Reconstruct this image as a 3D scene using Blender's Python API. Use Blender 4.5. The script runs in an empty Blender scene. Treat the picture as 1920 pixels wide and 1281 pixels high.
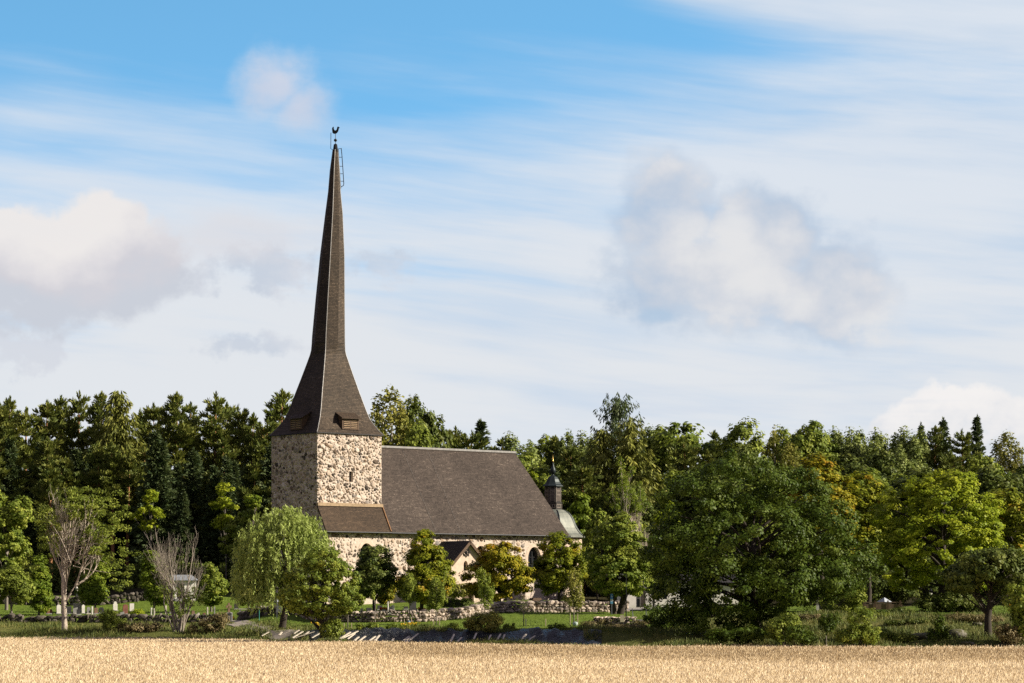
import bpy, math, random
import numpy as np
from mathutils import Vector, Matrix
from mathutils.geometry import tessellate_polygon

SC = bpy.context.scene
COL = SC.collection
F, YH, ZC = 5060.0, 1113.0, 4.9          # focal length and horizon in pixels of the 1920 wide photo, eye height
EXPO = 0.85

# ------------------------------------------------------------------ camera
cd = bpy.data.cameras.new('camera')
cam = bpy.data.objects.new('camera', cd)
COL.objects.link(cam)
cam.location = (0, 0, ZC)
cam.rotation_euler = (math.radians(90), 0, 0)
cd.sensor_width = 36
cd.lens = 36 * F / 1920
cd.shift_y = (YH - 640.5) / 1920
cd.clip_start = 1
cd.clip_end = 20000
SC.camera = cam

# ------------------------------------------------------------------ light and exposure
SUN_AZ, SUN_EL = math.radians(84), math.radians(29)   # azimuth from the camera side (-Y) towards the right (+X)
sd = Vector((math.cos(SUN_EL) * math.sin(SUN_AZ), -math.cos(SUN_EL) * math.cos(SUN_AZ), math.sin(SUN_EL)))
sl = bpy.data.lights.new('sun', 'SUN')
sl.energy = 5.0
sl.angle = math.radians(0.5)
sl.color = (1.0, 0.90, 0.74)
so = bpy.data.objects.new('sun', sl)
COL.objects.link(so)
so.rotation_euler = (-sd).to_track_quat('-Z', 'Y').to_euler()
so.location = (60, -20, 80)
SC.view_settings.view_transform = 'Standard'
SC.view_settings.look = 'None'
SC.view_settings.exposure = EXPO
SC.view_settings.gamma = 1
SC.cycles.max_bounces = 4
SC.cycles.diffuse_bounces = 2
SC.cycles.glossy_bounces = 2
SC.cycles.transmission_bounces = 3
SC.cycles.transparent_max_bounces = 4
SC.cycles.use_denoising = False
SC.cycles.sample_clamp_indirect = 4

def lin(r, g, b, k=1.0):
    f = lambda c: (c / 255 / 12.92) if c / 255 <= 0.04045 else ((c / 255 + 0.055) / 1.055) ** 2.4
    return (f(r) * k, f(g) * k, f(b) * k, 1)

# ------------------------------------------------------------------ node helpers
class S:
    """a shader socket with arithmetic"""
    def __init__(s, t, k): s.t, s.k = t, k
    def _m(s, op, o=None, o2=None, clamp=False):
        n = s.t.nodes.new('ShaderNodeMath'); n.operation = op; n.use_clamp = clamp
        s.t.links.new(s.k, n.inputs[0])
        for i, v in ((1, o), (2, o2)):
            if v is None: continue
            if isinstance(v, S): s.t.links.new(v.k, n.inputs[i])
            else: n.inputs[i].default_value = v
        return S(s.t, n.outputs[0])
    def __add__(s, o): return s._m('ADD', o)
    __radd__ = __add__
    def __sub__(s, o): return s._m('SUBTRACT', o)
    def __rsub__(s, o): return s._m('MULTIPLY', -1.0)._m('ADD', o)
    def __mul__(s, o): return s._m('MULTIPLY', o)
    __rmul__ = __mul__
    def __truediv__(s, o): return s._m('DIVIDE', o)
    def clamp(s): return s._m('ADD', 0.0, clamp=True)
    def sq(s): return s._m('MULTIPLY', s)
    def sqrt(s): return s._m('SQRT')
    def mx(s, o): return s._m('MAXIMUM', o)
    def mn(s, o): return s._m('MINIMUM', o)
    def gt(s, o): return s._m('GREATER_THAN', o)
    def smooth(s, lo, hi, a=0.0, b=1.0):
        n = s.t.nodes.new('ShaderNodeMapRange'); n.interpolation_type = 'SMOOTHSTEP'
        s.t.links.new(s.k, n.inputs[0])
        n.inputs[1].default_value, n.inputs[2].default_value = lo, hi
        n.inputs[3].default_value, n.inputs[4].default_value = a, b
        return S(s.t, n.outputs[0])

def comb(t, x, y, z=0.0):
    n = t.nodes.new('ShaderNodeCombineXYZ')
    for i, v in enumerate((x, y, z)):
        if isinstance(v, S): t.links.new(v.k, n.inputs[i])
        else: n.inputs[i].default_value = v
    return S(t, n.outputs[0])

def noise(t, vec, scale=1.0, detail=4.0, rough=0.55, dist=0.0):
    n = t.nodes.new('ShaderNodeTexNoise')
    if vec is not None: t.links.new(vec.k, n.inputs['Vector'])
    n.inputs['Scale'].default_value = scale
    n.inputs['Detail'].default_value = detail
    n.inputs['Roughness'].default_value = rough
    n.inputs['Distortion'].default_value = dist
    return S(t, n.outputs[0])

def voro(t, vec, scale, feature='F1', rnd=1.0, out='Distance'):
    n = t.nodes.new('ShaderNodeTexVoronoi'); n.feature = feature
    t.links.new(vec.k, n.inputs['Vector'])
    n.inputs['Scale'].default_value = scale
    n.inputs['Randomness'].default_value = rnd
    return S(t, n.outputs[out])

def cmix(t, f, a, b, mode='MIX'):
    n = t.nodes.new('ShaderNodeMix'); n.data_type = 'RGBA'; n.blend_type = mode
    ins = [i for i in n.inputs if i.enabled]
    for sock, v in zip(ins, (f, a, b)):
        if isinstance(v, S): t.links.new(v.k, sock)
        else: sock.default_value = v
    return S(t, [o for o in n.outputs if o.enabled][0])

def ramp(t, f, stops, interp='LINEAR'):
    n = t.nodes.new('ShaderNodeValToRGB'); n.color_ramp.interpolation = interp
    t.links.new(f.k, n.inputs[0])
    e = n.color_ramp.elements
    while len(e) < len(stops): e.new(0.5)
    for el, (p, c) in zip(e, stops):
        el.position = p; el.color = tuple(c[:3]) + (1,)
    return S(t, n.outputs[0])

def scalevec(t, vec, sx, sy, sz):
    n = t.nodes.new('ShaderNodeMapping')
    t.links.new(vec.k, n.inputs[0]); n.inputs['Scale'].default_value = (sx, sy, sz)
    return S(t, n.outputs[0])

# ------------------------------------------------------------------ sky
W_ = bpy.data.worlds.new('World'); SC.world = W_; W_.use_nodes = True
def build_sky():
    t = W_.node_tree; t.nodes.clear()
    tc = t.nodes.new('ShaderNodeTexCoord')
    sp = t.nodes.new('ShaderNodeSeparateXYZ'); t.links.new(tc.outputs['Generated'], sp.inputs[0])
    x, y, z = (S(t, sp.outputs[i]) for i in range(3))
    az = x._m('ARCTAN2', y); el = z._m('ARCSINE')
    a = az * (F / 1000.0) + 0.96                  # azimuth and elevation in thousandths of a degree like units
    h = 1.113 - el * (F / 1000.0)                 # grows downwards
    sky = t.nodes.new('ShaderNodeTexSky'); sky.sky_type = 'NISHITA'; sky.sun_disc = False
    sky.sun_elevation = SUN_EL
    sky.sun_rotation = math.atan2(sd.x, sd.y)
    sky.air_density = 1.0; sky.dust_density = 0.3; sky.ozone_density = 2.5
    zz = z._m('MULTIPLY', 3.2) + 0.06
    vn = t.nodes.new('ShaderNodeVectorMath'); vn.operation = 'NORMALIZE'
    t.links.new(comb(t, x, y, zz).k, vn.inputs[0])
    t.links.new(vn.outputs[0], sky.inputs['Vector'])
    hs = t.nodes.new('ShaderNodeHueSaturation'); hs.inputs['Saturation'].default_value = 1.14
    hs.inputs['Hue'].default_value = 0.478
    hs.inputs['Value'].default_value = 1.45
    t.links.new(sky.outputs[0], hs.inputs['Color'])
    skyc = S(t, hs.outputs[0])
    k = 1 / 2 ** EXPO
    # --- thin high veil, streaked, denser towards the horizon and to the right
    tilt = h - a * 0.11
    warp = noise(t, comb(t, a * 0.9, h * 2.0, 3.0), 1.3, 2, 0.5) - 0.5
    st1 = noise(t, comb(t, a * 0.55 + warp * 0.3, tilt * 6.5 + warp * 0.5, 1.7), 1.0, 5, 0.55) - 0.5
    st2 = noise(t, comb(t, a * 1.6 + warp * 0.6, tilt * 15.0 + warp * 0.7, 7.1), 1.0, 5, 0.6) - 0.5
    big = noise(t, comb(t, a * 1.4, h * 3.2, 9.3), 1.0, 3, 0.5) - 0.5
    mid = 0.42 - (a * 0.215).mn(0.36)
    cov = (h - mid) * 1.75 + 0.36 + st1 * 1.5 + st2 * 0.75 + big * 0.55
    # blue wedges
    w1 = ((a - 1.12) / 0.42).sq() + ((h - 0.055 - (a - 1.12) * 0.16) / 0.040).sq()
    w2 = ((a - 0.84) / 0.26).sq() + ((h - 0.195) / 0.036).sq()
    w3 = ((a - 0.55) / 0.62).sq() + ((h - 0.02) / 0.11).sq()
    cov = cov - (w1 * -1.0)._m('EXPONENT') * 0.42 - (w2 * -1.0)._m('EXPONENT') * 0.36 - (w3 * -1.0)._m('EXPONENT') * 0.14
    # bright streak at the upper right
    sk = ((h + 0.045 - (a - 1.0) * 0.125 + warp * 0.03) / 0.055).sq()
    streak = (sk * -1.0)._m('EXPONENT') * a.smooth(0.95, 1.30)
    cov = cov + streak * 0.75
    cov = cov + (1.0 - a.smooth(0.0, 0.65)) * 0.14 + a.smooth(1.05, 1.75) * 0.26
    hi = el.smooth(0.235, 0.36).mx(az._m('ABSOLUTE').smooth(0.24, 0.55))     # unseen sky outside the view, dimmed to hold down fill light
    cov = cov.smooth(-0.25, 0.98) * 0.98
    cov = cov * (1.0 - hi) + hi
    veil = cmix(t, h.smooth(0.2, 0.7), lin(220, 228, 238, k), lin(227, 230, 234, k))
    veil = cmix(t, (st1 * 1.5 + st2 * 1.0 + big * 1.2 + 0.50).smooth(0.05, 0.70), lin(197, 214, 233, k), veil)
    veil = cmix(t, hi, veil, lin(134, 130, 150, k))        # dim grey added to the unseen sky to deepen the shade
    alpha, col = cov, veil
    def over(m, c):
        nonlocal alpha, col
        col = cmix(t, m, col, c)
        alpha = alpha + m - alpha * m
    def fb(s1, zoff, det=5, ro=0.55):
        return noise(t, comb(t, a, h * 1.15, zoff), s1, det, ro) - 0.5
    nA, nB, nC = fb(5.0, 2.2, 5, 0.55) * 2.6, fb(13.0, 5.5, 4, 0.6) * 1.7, fb(3.4, 8.8, 3, 0.5) * 2.2
    def dome(cx, cy, rx, ry):
        return 1.0 - (((a - cx) / rx).sq() + ((h - cy) / ry).sq()).sqrt()
    # wisps low on the left and by the spire
    for cx, cy, rx, ry, o in ((0.08, 0.675, 0.12, 0.045, 0.75), (0.46, 0.650, 0.11, 0.035, 0.7), (0.70, 0.505, 0.11, 0.05, 0.6), (0.50, 0.515, 0.17, 0.075, 0.8)):
        m = (dome(cx, cy, rx, ry) + nB * 1.5 + nA * 0.6).smooth(0.10, 0.65) * o
        over(m, cmix(t, nA.smooth(-0.2, 0.25), lin(196, 205, 219, k), lin(212, 216, 225, k)))
    # wide cloud bank at the left
    dA = dome(0.13, 0.505, 0.25, 0.125).mx(dome(0.185, 0.445, 0.115, 0.078)).mx(dome(0.02, 0.47, 0.12, 0.09)) + nA * 0.55 + nB * 0.22
    mA = dA.smooth(0.0, 0.26)
    sA = ((h - 0.43) / 0.13 + nC * 1.3 + nA * 0.8).smooth(-0.1, 1.15)
    over(mA * 0.96, ramp(t, sA, [(0, lin(238, 234, 232, k)), (0.35, lin(224, 221, 224, k)), (0.7, lin(210, 209, 216, k)), (1, lin(202, 207, 217, k))]))
    # soft shoulder going right from it
    dA2 = dome(0.47, 0.455, 0.22, 0.065) + nA * 0.7
    over(dA2.smooth(0.0, 0.7) * 0.6, cmix(t, nC.smooth(-0.15, 0.2), lin(208, 209, 216, k), lin(222, 220, 224, k)))
    # small cloud above the spire
    dB = dome(0.525, 0.180, 0.085, 0.075).mx(dome(0.560, 0.215, 0.075, 0.075)) + nA * 0.75 + nB * 0.3
    mB = dB.smooth(-0.15, 0.75) * 0.80
    over(mB, cmix(t, (h - 0.17 + nA * 0.1).smooth(-0.06, 0.09), lin(222, 219, 228, k), lin(205, 209, 224, k)))
    # large broken cloud at the right
    dC = dome(1.245, 0.405, 0.115, 0.12).mx(dome(1.43, 0.455, 0.14, 0.12)).mx(dome(1.34, 0.53, 0.24, 0.11)).mx(dome(1.56, 0.55, 0.16, 0.13) - 0.1) + nA * 0.60 + nB * 0.38
    mC = dC.smooth(-0.10, 0.50)
    edge = dC.smooth(0.02, 0.45)
    sh = (nC * 1.7 + nA * 1.1 + (edge - 0.4) * 0.55 - (a - 1.32) * -0.9 - (h - 0.45) * 1.2)
    over(mC * 0.76, ramp(t, sh.smooth(-0.25, 1.0), [(0, lin(168, 189, 214, k)), (0.38, lin(194, 203, 217, k)), (0.72, lin(214, 216, 222, k)), (1, lin(230, 229, 229, k))]))
    hole = dome(1.235, 0.595, 0.075, 0.022) + nA * 0.9
    over(hole.smooth(0.1, 0.8) * 0.7, lin(176, 200, 224, k))
    # white heap cloud low at the right
    dD = dome(1.80, 0.825, 0.13, 0.11).mx(dome(1.71, 0.84, 0.09, 0.09)).mx(dome(1.93, 0.84, 0.13, 0.10)).mx(dome(1.85, 0.90, 0.3, 0.10)) + nB * 0.42 + nA * 0.2
    mD = dD.smooth(0.0, 0.17)
    over(mD * 0.95, ramp(t, ((h - 0.735) / 0.09 + nB * 1.6).smooth(0.0, 1.4), [(0, lin(245, 242, 240, k)), (0.55, lin(236, 235, 236, k)), (1, lin(218, 223, 230, k))]))
    # faint ripples near the horizon
    rp = noise(t, comb(t, a * 1.3 + warp * 0.4, h * 26.0, 4.4), 1.0, 4, 0.6)
    band = ((h - 0.74) / 0.07).sq()
    over(rp.smooth(0.45, 0.75) * (band * -1.0)._m('EXPONENT') * 0.35 * a.smooth(0.9, 1.3), lin(202, 213, 230, k))
    b1 = t.nodes.new('ShaderNodeBackground'); t.links.new(skyc.k, b1.inputs[0]); b1.inputs[1].default_value = 0.12
    b2 = t.nodes.new('ShaderNodeBackground'); t.links.new(col.k, b2.inputs[0]); b2.inputs[1].default_value = 1.0
    mx = t.nodes.new('ShaderNodeMixShader'); t.links.new(alpha.clamp().k, mx.inputs[0])
    t.links.new(b1.outputs[0], mx.inputs[1]); t.links.new(b2.outputs[0], mx.inputs[2])
    ou = t.nodes.new('ShaderNodeOutputWorld'); t.links.new(mx.outputs[0], ou.inputs[0])
build_sky()

# ------------------------------------------------------------------ object helpers
rng = np.random.default_rng(7)
random.seed(7)

def tag(o, label=None, cat=None, group=None, kind=None):
    if label: o['label'] = label
    if cat: o['category'] = cat
    if group: o['group'] = group
    if kind: o['kind'] = kind
    return o

def thing(name, label, cat, loc=(0, 0, 0), rz=0.0, group=None, scale=1.0):
    o = bpy.data.objects.new(name, None); COL.objects.link(o)
    o.empty_display_size = 0.5
    o.location = loc; o.rotation_euler = (0, 0, rz)
    o.scale = (scale,) * 3 if not hasattr(scale, '__len__') else scale
    return tag(o, label, cat, group)

def part(name, mesh, parent, label=None):
    o = bpy.data.objects.new(name, mesh); COL.objects.link(o)
    o.parent = parent
    if label: o['label'] = label
    return o

def single(name, mesh, label, cat, loc=(0, 0, 0), rz=0.0, group=None, scale=1.0):
    o = bpy.data.objects.new(name, mesh); COL.objects.link(o)
    o.location = loc; o.rotation_euler = (0, 0, rz)
    o.scale = (scale,) * 3 if not hasattr(scale, '__len__') else scale
    return tag(o, label, cat, group)

def polymesh(name, V, Fc, m, smooth=False, uv=True):
    """vertices, polygons; a metric uv map is laid on every face (u level, v up the slope)"""
    me = bpy.data.meshes.new(name)
    me.from_pydata([tuple(v) for v in V], [], [tuple(f) for f in Fc])
    me.materials.append(m)
    if uv:
        ul = me.uv_layers.new(name='UVMap')
        for p in me.polygons:
            n = p.normal
            tx = Vector((0, 0, 1)).cross(n)
            if tx.length < 1e-3: tx = Vector((1, 0, 0))
            tx.normalize(); b = n.cross(tx)
            for li in p.loop_indices:
                co = me.vertices[me.loops[li].vertex_index].co
                ul.data[li].uv = (co.dot(tx), co.dot(b))
    if smooth:
        me.polygons.foreach_set('use_smooth', [True] * len(me.polygons))
    me.update()
    return me

def quadmesh(name, V, m, tint=None):
    """V: (4n,3) array of separate quads, tint: one value per quad"""
    V = np.ascontiguousarray(V, dtype=np.float32); n = len(V) // 4
    me = bpy.data.meshes.new(name)
    me.vertices.add(4 * n); me.vertices.foreach_set('co', V.ravel())
    me.loops.add(4 * n); me.loops.foreach_set('vertex_index', np.arange(4 * n, dtype=np.int32))
    me.polygons.add(n); me.polygons.foreach_set('loop_start', np.arange(0, 4 * n, 4, dtype=np.int32))
    me.update(calc_edges=True)
    if tint is not None:
        at = me.attributes.new('tint', 'FLOAT', 'FACE')
        at.data.foreach_set('value', np.ascontiguousarray(tint, dtype=np.float32))
    me.materials.append(m)
    me.validate()
    return me

class MB:
    """collects boxes, tubes, lathes and prisms for one mesh"""
    def __init__(s): s.v, s.f = [], []
    def add(s, V, Fc):
        o = len(s.v); s.v += [tuple(map(float, v)) for v in V]; s.f += [tuple(i + o for i in f) for f in Fc]; return s
    def box(s, x0, x1, y0, y1, z0, z1):
        return s.add([(x0, y0, z0), (x1, y0, z0), (x1, y1, z0), (x0, y1, z0), (x0, y0, z1), (x1, y0, z1), (x1, y1, z1), (x0, y1, z1)],
                     [(3, 2, 1, 0), (4, 5, 6, 7), (0, 1, 5, 4), (1, 2, 6, 5), (2, 3, 7, 6), (3, 0, 4, 7)])
    def slab(s, P, n, t):
        """polygon P given thickness t along vector n (downwards side)"""
        k = len(P); P = [Vector(p) for p in P]; n = Vector(n).normalized() * t
        V = P + [p - n for p in P]
        fs = [tuple(range(k)), tuple(range(2 * k - 1, k - 1, -1))] + [(i, k + i, k + (i + 1) % k, (i + 1) % k) for i in range(k)]
        nn = (P[1] - P[0]).cross(P[2] - P[1])
        if nn.dot(n) < 0: fs = [tuple(reversed(f)) for f in fs]
        return s.add(V, fs)
    def tube(s, pts, rad, k=6, cap=True):
        pts = [Vector(p) for p in pts]
        if not hasattr(rad, '__len__'): rad = [rad] * len(pts)
        V, Fc = [], []
        for i, p in enumerate(pts):
            d = (pts[min(i + 1, len(pts) - 1)] - pts[max(i - 1, 0)]).normalized()
            a = d.cross(Vector((0.31, 0.95, 0.07))).normalized(); b = d.cross(a)
            for j in range(k):
                th = 2 * math.pi * j / k
                V.append(p + (a * math.cos(th) + b * math.sin(th)) * rad[i])
        for i in range(len(pts) - 1):
            for j in range(k):
                j2 = (j + 1) % k
                Fc.append((i * k + j, (i + 1) * k + j, (i + 1) * k + j2, i * k + j2))
        if cap:
            Fc.append(tuple(range(k))); Fc.append(tuple(reversed([(len(pts) - 1) * k + j for j in range(k)])))
        return s.add(V, Fc)
    def rings(s, R, close=True):
        """list of rings (each the same number of points), bottom to top, counter-clockwise from above"""
        k = len(R[0]); V = [p for r in R for p in r]; Fc = []
        for i in range(len(R) - 1):
            for j in range(k):
                j2 = (j + 1) % k
                Fc.append((i * k + j, i * k + j2, (i + 1) * k + j2, (i + 1) * k + j))
        if close:
            Fc.append(tuple(reversed(range(k)))); Fc.append(tuple((len(R) - 1) * k + j for j in range(k)))
        return s.add(V, Fc)
    def lathe(s, prof, cx=0, cy=0, k=12, ph=0.0):
        return s.rings([[(cx + r * math.cos(ph + 2 * math.pi * j / k), cy + r * math.sin(ph + 2 * math.pi * j / k), z) for j in range(k)] for r, z in prof])
    def prism(s, P, y0, y1):
        """outline P of (x,z), counter-clockwise seen from -y, from y0 to y1"""
        k = len(P)
        V = [(x, y0, z) for x, z in P] + [(x, y1, z) for x, z in P]
        return s.add(V, [tuple(range(k)), tuple(range(2 * k - 1, k - 1, -1))] + [((i + 1) % k, i, k + i, k + (i + 1) % k) for i in range(k)])
    def mesh(s, name, m, smooth=False): return polymesh(name, s.v, s.f, m, smooth)

def P(px, py, Y): return Vector(((px - 960) / F * Y, Y, ZC + (YH - py) / F * Y))
def X_(px, Y): return (px - 960) / F * Y
def Z_(py, Y): return ZC + (YH - py) / F * Y

# ------------------------------------------------------------------ terrain
_PL = np.array([(0, -2), (120, 0), (236, .1), (240, .7), (245, 1.45), (255, 1.8), (262, 2.05), (268, 2.75), (286, 3.2), (291, 4.2), (310, 4.8), (335, 6.5), (370, 9.5), (420, 13), (520, 19), (700, 25), (1500, 30), (6000, 30)])
_PM = np.array([(0, -2), (120, 0), (214, .1), (216, .6), (219, 1.0), (222, 1.75), (230, 2.0), (243, 2.45), (250, 3.0), (275, 3.3), (300, 3.55), (330, 4.3), (360, 6.5), (400, 9), (450, 13), (520, 18), (700, 25), (1500, 30), (6000, 30)])
_PR = np.array([(0, -2), (120, 0), (201, .1), (204, .8), (212, 1.45), (225, 2.25), (238, 3.0), (250, 3.2), (300, 3.4), (330, 4), (360, 6), (400, 9), (450, 13), (520, 18), (700, 25), (1500, 30), (6000, 30)])
def vnoise(X, Y, s, seed=0):
    X = np.asarray(X, float) / s + seed * 17.3; Y = np.asarray(Y, float) / s + seed * 9.1
    return (np.sin(X * 1.7 + np.sin(Y * 1.3)) + np.sin(Y * 2.1 + np.sin(X * 0.9 + 1.3)) + np.sin((X + Y) * 1.1 + 2.0)) / 3
def ppx(X, Y): return 960 + F * np.asarray(X, float) / np.maximum(np.asarray(Y, float), 60)
def yedge(X, Y):
    return np.interp(ppx(X, Y), [0, 400, 600, 900, 1200, 1920], [241, 236, 222, 215, 208, 202])
def ground(X, Y):
    X = np.asarray(X, float); Y = np.asarray(Y, float); p = ppx(X, Y)
    ye = yedge(X, Y); fade = np.clip((ye + 30 - Y) / 22, 0, 1)
    a, b, c = (np.interp(Y - (ye - e0) * fade, q[:, 0], q[:, 1]) for q, e0 in ((_PL, 237.5), (_PM, 215), (_PR, 202)))
    w1 = np.clip((p - 400) / 140, 0, 1); w1 = w1 * w1 * (3 - 2 * w1)
    w2 = np.clip((p - 1150) / 170, 0, 1); w2 = w2 * w2 * (3 - 2 * w2)
    z = (a * (1 - w1) + b * w1) * (1 - w2) + c * w2
    amp = np.interp(Y - yedge(X, Y), [-5, 2, 8, 30, 60, 200], [0.02, .10, .14, .05, .1, .8])
    d = Y - yedge(X, Y)
    hum = np.clip((p - 1290) / 120, 0, 1) * np.clip((d - 3) / 4, 0, 1) * np.clip((38 - d) / 8, 0, 1) * .42 + np.clip((420 - p) / 60, 0, 1) * np.clip((d - 2) / 3, 0, 1) * np.clip((17 - d) / 5, 0, 1) * .26
    return z + amp * vnoise(X, Y, 4.0) + amp * 0.5 * vnoise(X, Y, 1.7, 3) + hum * (vnoise(X, Y * .7, 2.6, 11) + .25)
def gz(X, Y): return float(ground(X, Y))
def G(px, Y):
    x = X_(px, Y); return Vector((x, Y, gz(x, Y)))

# ------------------------------------------------------------------ materials
def mat(name, fn):
    m = bpy.data.materials.new(name); m.use_nodes = True
    t = m.node_tree; t.nodes.clear()
    out = t.nodes.new('ShaderNodeOutputMaterial')
    bs = t.nodes.new('ShaderNodeBsdfPrincipled')
    t.links.new(bs.outputs[0], out.inputs[0])
    fn(t, bs, out)
    return m
def setin(t, bs, **k):
    for n, v in k.items():
        n = n.replace('_', ' ')
        if isinstance(v, S): t.links.new(v.k, bs.inputs[n])
        else: bs.inputs[n].default_value = v
def bump(t, bs, h, strength=0.5, dist=0.1):
    n = t.nodes.new('ShaderNodeBump'); n.inputs['Strength'].default_value = strength; n.inputs['Distance'].default_value = dist
    t.links.new(h.k, n.inputs['Height']); t.links.new(n.outputs[0], bs.inputs['Normal'])
def objco(t):
    n = t.nodes.new('ShaderNodeTexCoord'); return S(t, n.outputs['Object'])
def uvco(t):
    n = t.nodes.new('ShaderNodeTexCoord'); return S(t, n.outputs['UV'])
def geopos(t):
    n = t.nodes.new('ShaderNodeNewGeometry'); return S(t, n.outputs['Position'])
def attr(t, name):
    n = t.nodes.new('ShaderNodeAttribute'); n.attribute_name = name; return S(t, n.outputs['Fac'])

def plain(name, c, rough=0.7, metal=0.0, var=0.25, sc=3.0, spec=0.3):
    def fn(t, bs, o):
        n = noise(t, objco(t), sc, 4)
        d = tuple(v * (1 - var) for v in c); l = tuple(min(1, v * (1 + var)) for v in c)
        setin(t, bs, Base_Color=ramp(t, n, [(0.3, d), (0.7, l)]), Roughness=rough, Metallic=metal, Specular_IOR_Level=spec)
        bump(t, bs, n, 0.2, 0.02)
    return mat(name, fn)

def leafmat(name, cols, trans=0.30, rough=0.5, patch=None):
    """cols: dark to light leaf colours, patch: (colour, amount) of leaves that have turned"""
    def fn(t, bs, o):
        ti = attr(t, 'tint')
        n = noise(t, objco(t), 0.55, 3)
        f = ti * 0.8 + (n - 0.5) * 0.9 + 0.1
        c = ramp(t, f, [(i / (len(cols) - 1), k) for i, k in enumerate(cols)])
        if patch:
            n2 = noise(t, objco(t), patch[2] if len(patch) > 2 else 0.30, 3)
            c = cmix(t, (n2 + (ti - 0.5) * 0.25).smooth(0.62 - patch[1], 0.74 - patch[1]), c, tuple(patch[0]) + (1,))
        setin(t, bs, Base_Color=c, Roughness=rough, Specular_IOR_Level=0.12)
        tr = t.nodes.new('ShaderNodeBsdfTranslucent')
        t.links.new(cmix(t, 0.35, c, (0.16, 0.20, 0.02, 1)).k, tr.inputs[0])
        mx = t.nodes.new('ShaderNodeMixShader'); mx.inputs[0].default_value = trans
        t.links.new(bs.outputs[0], mx.inputs[1]); t.links.new(tr.outputs[0], mx.inputs[2])
        t.links.new(mx.outputs[0], o.inputs[0])
    return mat(name, fn)

def fieldstone(name, sc=2.3, mortar=(0.50, 0.42, 0.33), mw=0.05, bright=1.0, plaster=0.0):
    def fn(t, bs, o):
        co = objco(t)
        w = noise(t, co, 1.6, 2)
        sp = t.nodes.new('ShaderNodeSeparateXYZ'); t.links.new(co.k, sp.inputs[0])
        x, y, z = (S(t, sp.outputs[i]) for i in range(3))
        v = comb(t, x + (w - 0.5) * 0.5, y + (w - 0.5) * 0.5, z * 1.22 + (w - 0.5) * 0.3)
        d = voro(t, v, sc, 'DISTANCE_TO_EDGE', 0.95)
        c = voro(t, v, sc, 'F1', 0.95, 'Color')
        fine = noise(t, co, 14.0, 4, 0.65)
        s2 = t.nodes.new('ShaderNodeSeparateXYZ'); t.links.new(c.k, s2.inputs[0])
        r = S(t, s2.outputs[0]); g = S(t, s2.outputs[1])
        k = bright
        stone = ramp(t, r + (fine - 0.5) * 0.22, [(0.0, (.055 * k, .050 * k, .045 * k)), (0.14, (.16 * k, .138 * k, .112 * k)), (0.3, (.27 * k, .205 * k, .15 * k)), (0.5, (.38 * k, .315 * k, .245 * k)),
                                (0.68, (.36 * k, .245 * k, .15 * k)), (0.82, (.45 * k, .37 * k, .285 * k)), (0.92, (.21 * k, .13 * k, .075 * k)), (1, (.50 * k, .41 * k, .32 * k))])
        stone = cmix(t, g.smooth(0.78, 0.92), stone, (.25 * k, .225 * k, .19 * k, 1))
        mwid = mw + (noise(t, co, 0.8, 2) - 0.5) * 0.06
        jm = (d - mwid)._m('DIVIDE', 0.03).clamp()
        mor = ramp(t, fine, [(0.3, tuple(m * .82 for m in mortar)), (0.7, tuple(min(1, m * 1.12) for m in mortar))])
        if plaster:
            pn = noise(t, co, 0.45, 3)
            jm = jm * (1.0 - pn.smooth(0.58 - plaster, 0.66 - plaster) * 0.85)
        setin(t, bs, Base_Color=cmix(t, jm, mor, stone), Roughness=0.9, Specular_IOR_Level=0.15)
        hgt = (d * 4.0).mn(0.62).mx(0.10) + r * 0.20 + fine * 0.10
        bump(t, bs, hgt, 1.0, 0.20)
    return mat(name, fn)

def shingle(name, cols, cw=0.16, ch=0.20, rough=0.75, light=0.5):
    def fn(t, bs, o):
        uv = uvco(t)
        br = t.nodes.new('ShaderNodeTexBrick')
        t.links.new(uv.k, br.inputs['Vector'])
        br.offset = 0.5; br.inputs['Scale'].default_value = 1.0
        br.inputs['Brick Width'].default_value = cw; br.inputs['Row Height'].default_value = ch
        br.inputs['Mortar Size'].default_value = 0.016; br.inputs['Mortar Smooth'].default_value = 0.1
        br.inputs['Color1'].default_value = (0, 0, 0, 1); br.inputs['Color2'].default_value = (1, 1, 1, 1); br.inputs['Mortar'].default_value = (0.1, 0.1, 0.1, 1)
        bc = S(t, br.outputs['Color']); bf = S(t, br.outputs['Fac'])
        sp = t.nodes.new('ShaderNodeSeparateXYZ'); t.links.new(uv.k, sp.inputs[0])
        row = (S(t, sp.outputs[1]) * (1.0 / ch))._m('FRACT')
        rid = (S(t, sp.outputs[1]) * (1.0 / ch))._m('FLOOR')
        colr = noise(t, comb(t, S(t, sp.outputs[0]) * 0.9, rid * 0.77, 0.0), 1.0, 3, 0.6)
        big = noise(t, uv, 0.16, 4, 0.6)
        f = bc * 0.36 + (colr - 0.5) * 0.9 + (big - 0.5) * 0.75 + 0.32
        c = ramp(t, f, [(i / (len(cols) - 1), k) for i, k in enumerate(cols)])
        c = cmix(t, bf * 0.6, c, (.012, .010, .009, 1))
        c = cmix(t, row.smooth(0.80, 0.90) * 0.8, c, (.010, .008, .007, 1))       # dark joint under each course
        setin(t, bs, Base_Color=c, Roughness=rough, Specular_IOR_Level=0.3)
        bump(t, bs, (1.0 - row) * 0.8 - bf * 0.5 + bc * 0.4, 0.8, 0.07)
    return mat(name, fn)

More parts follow.
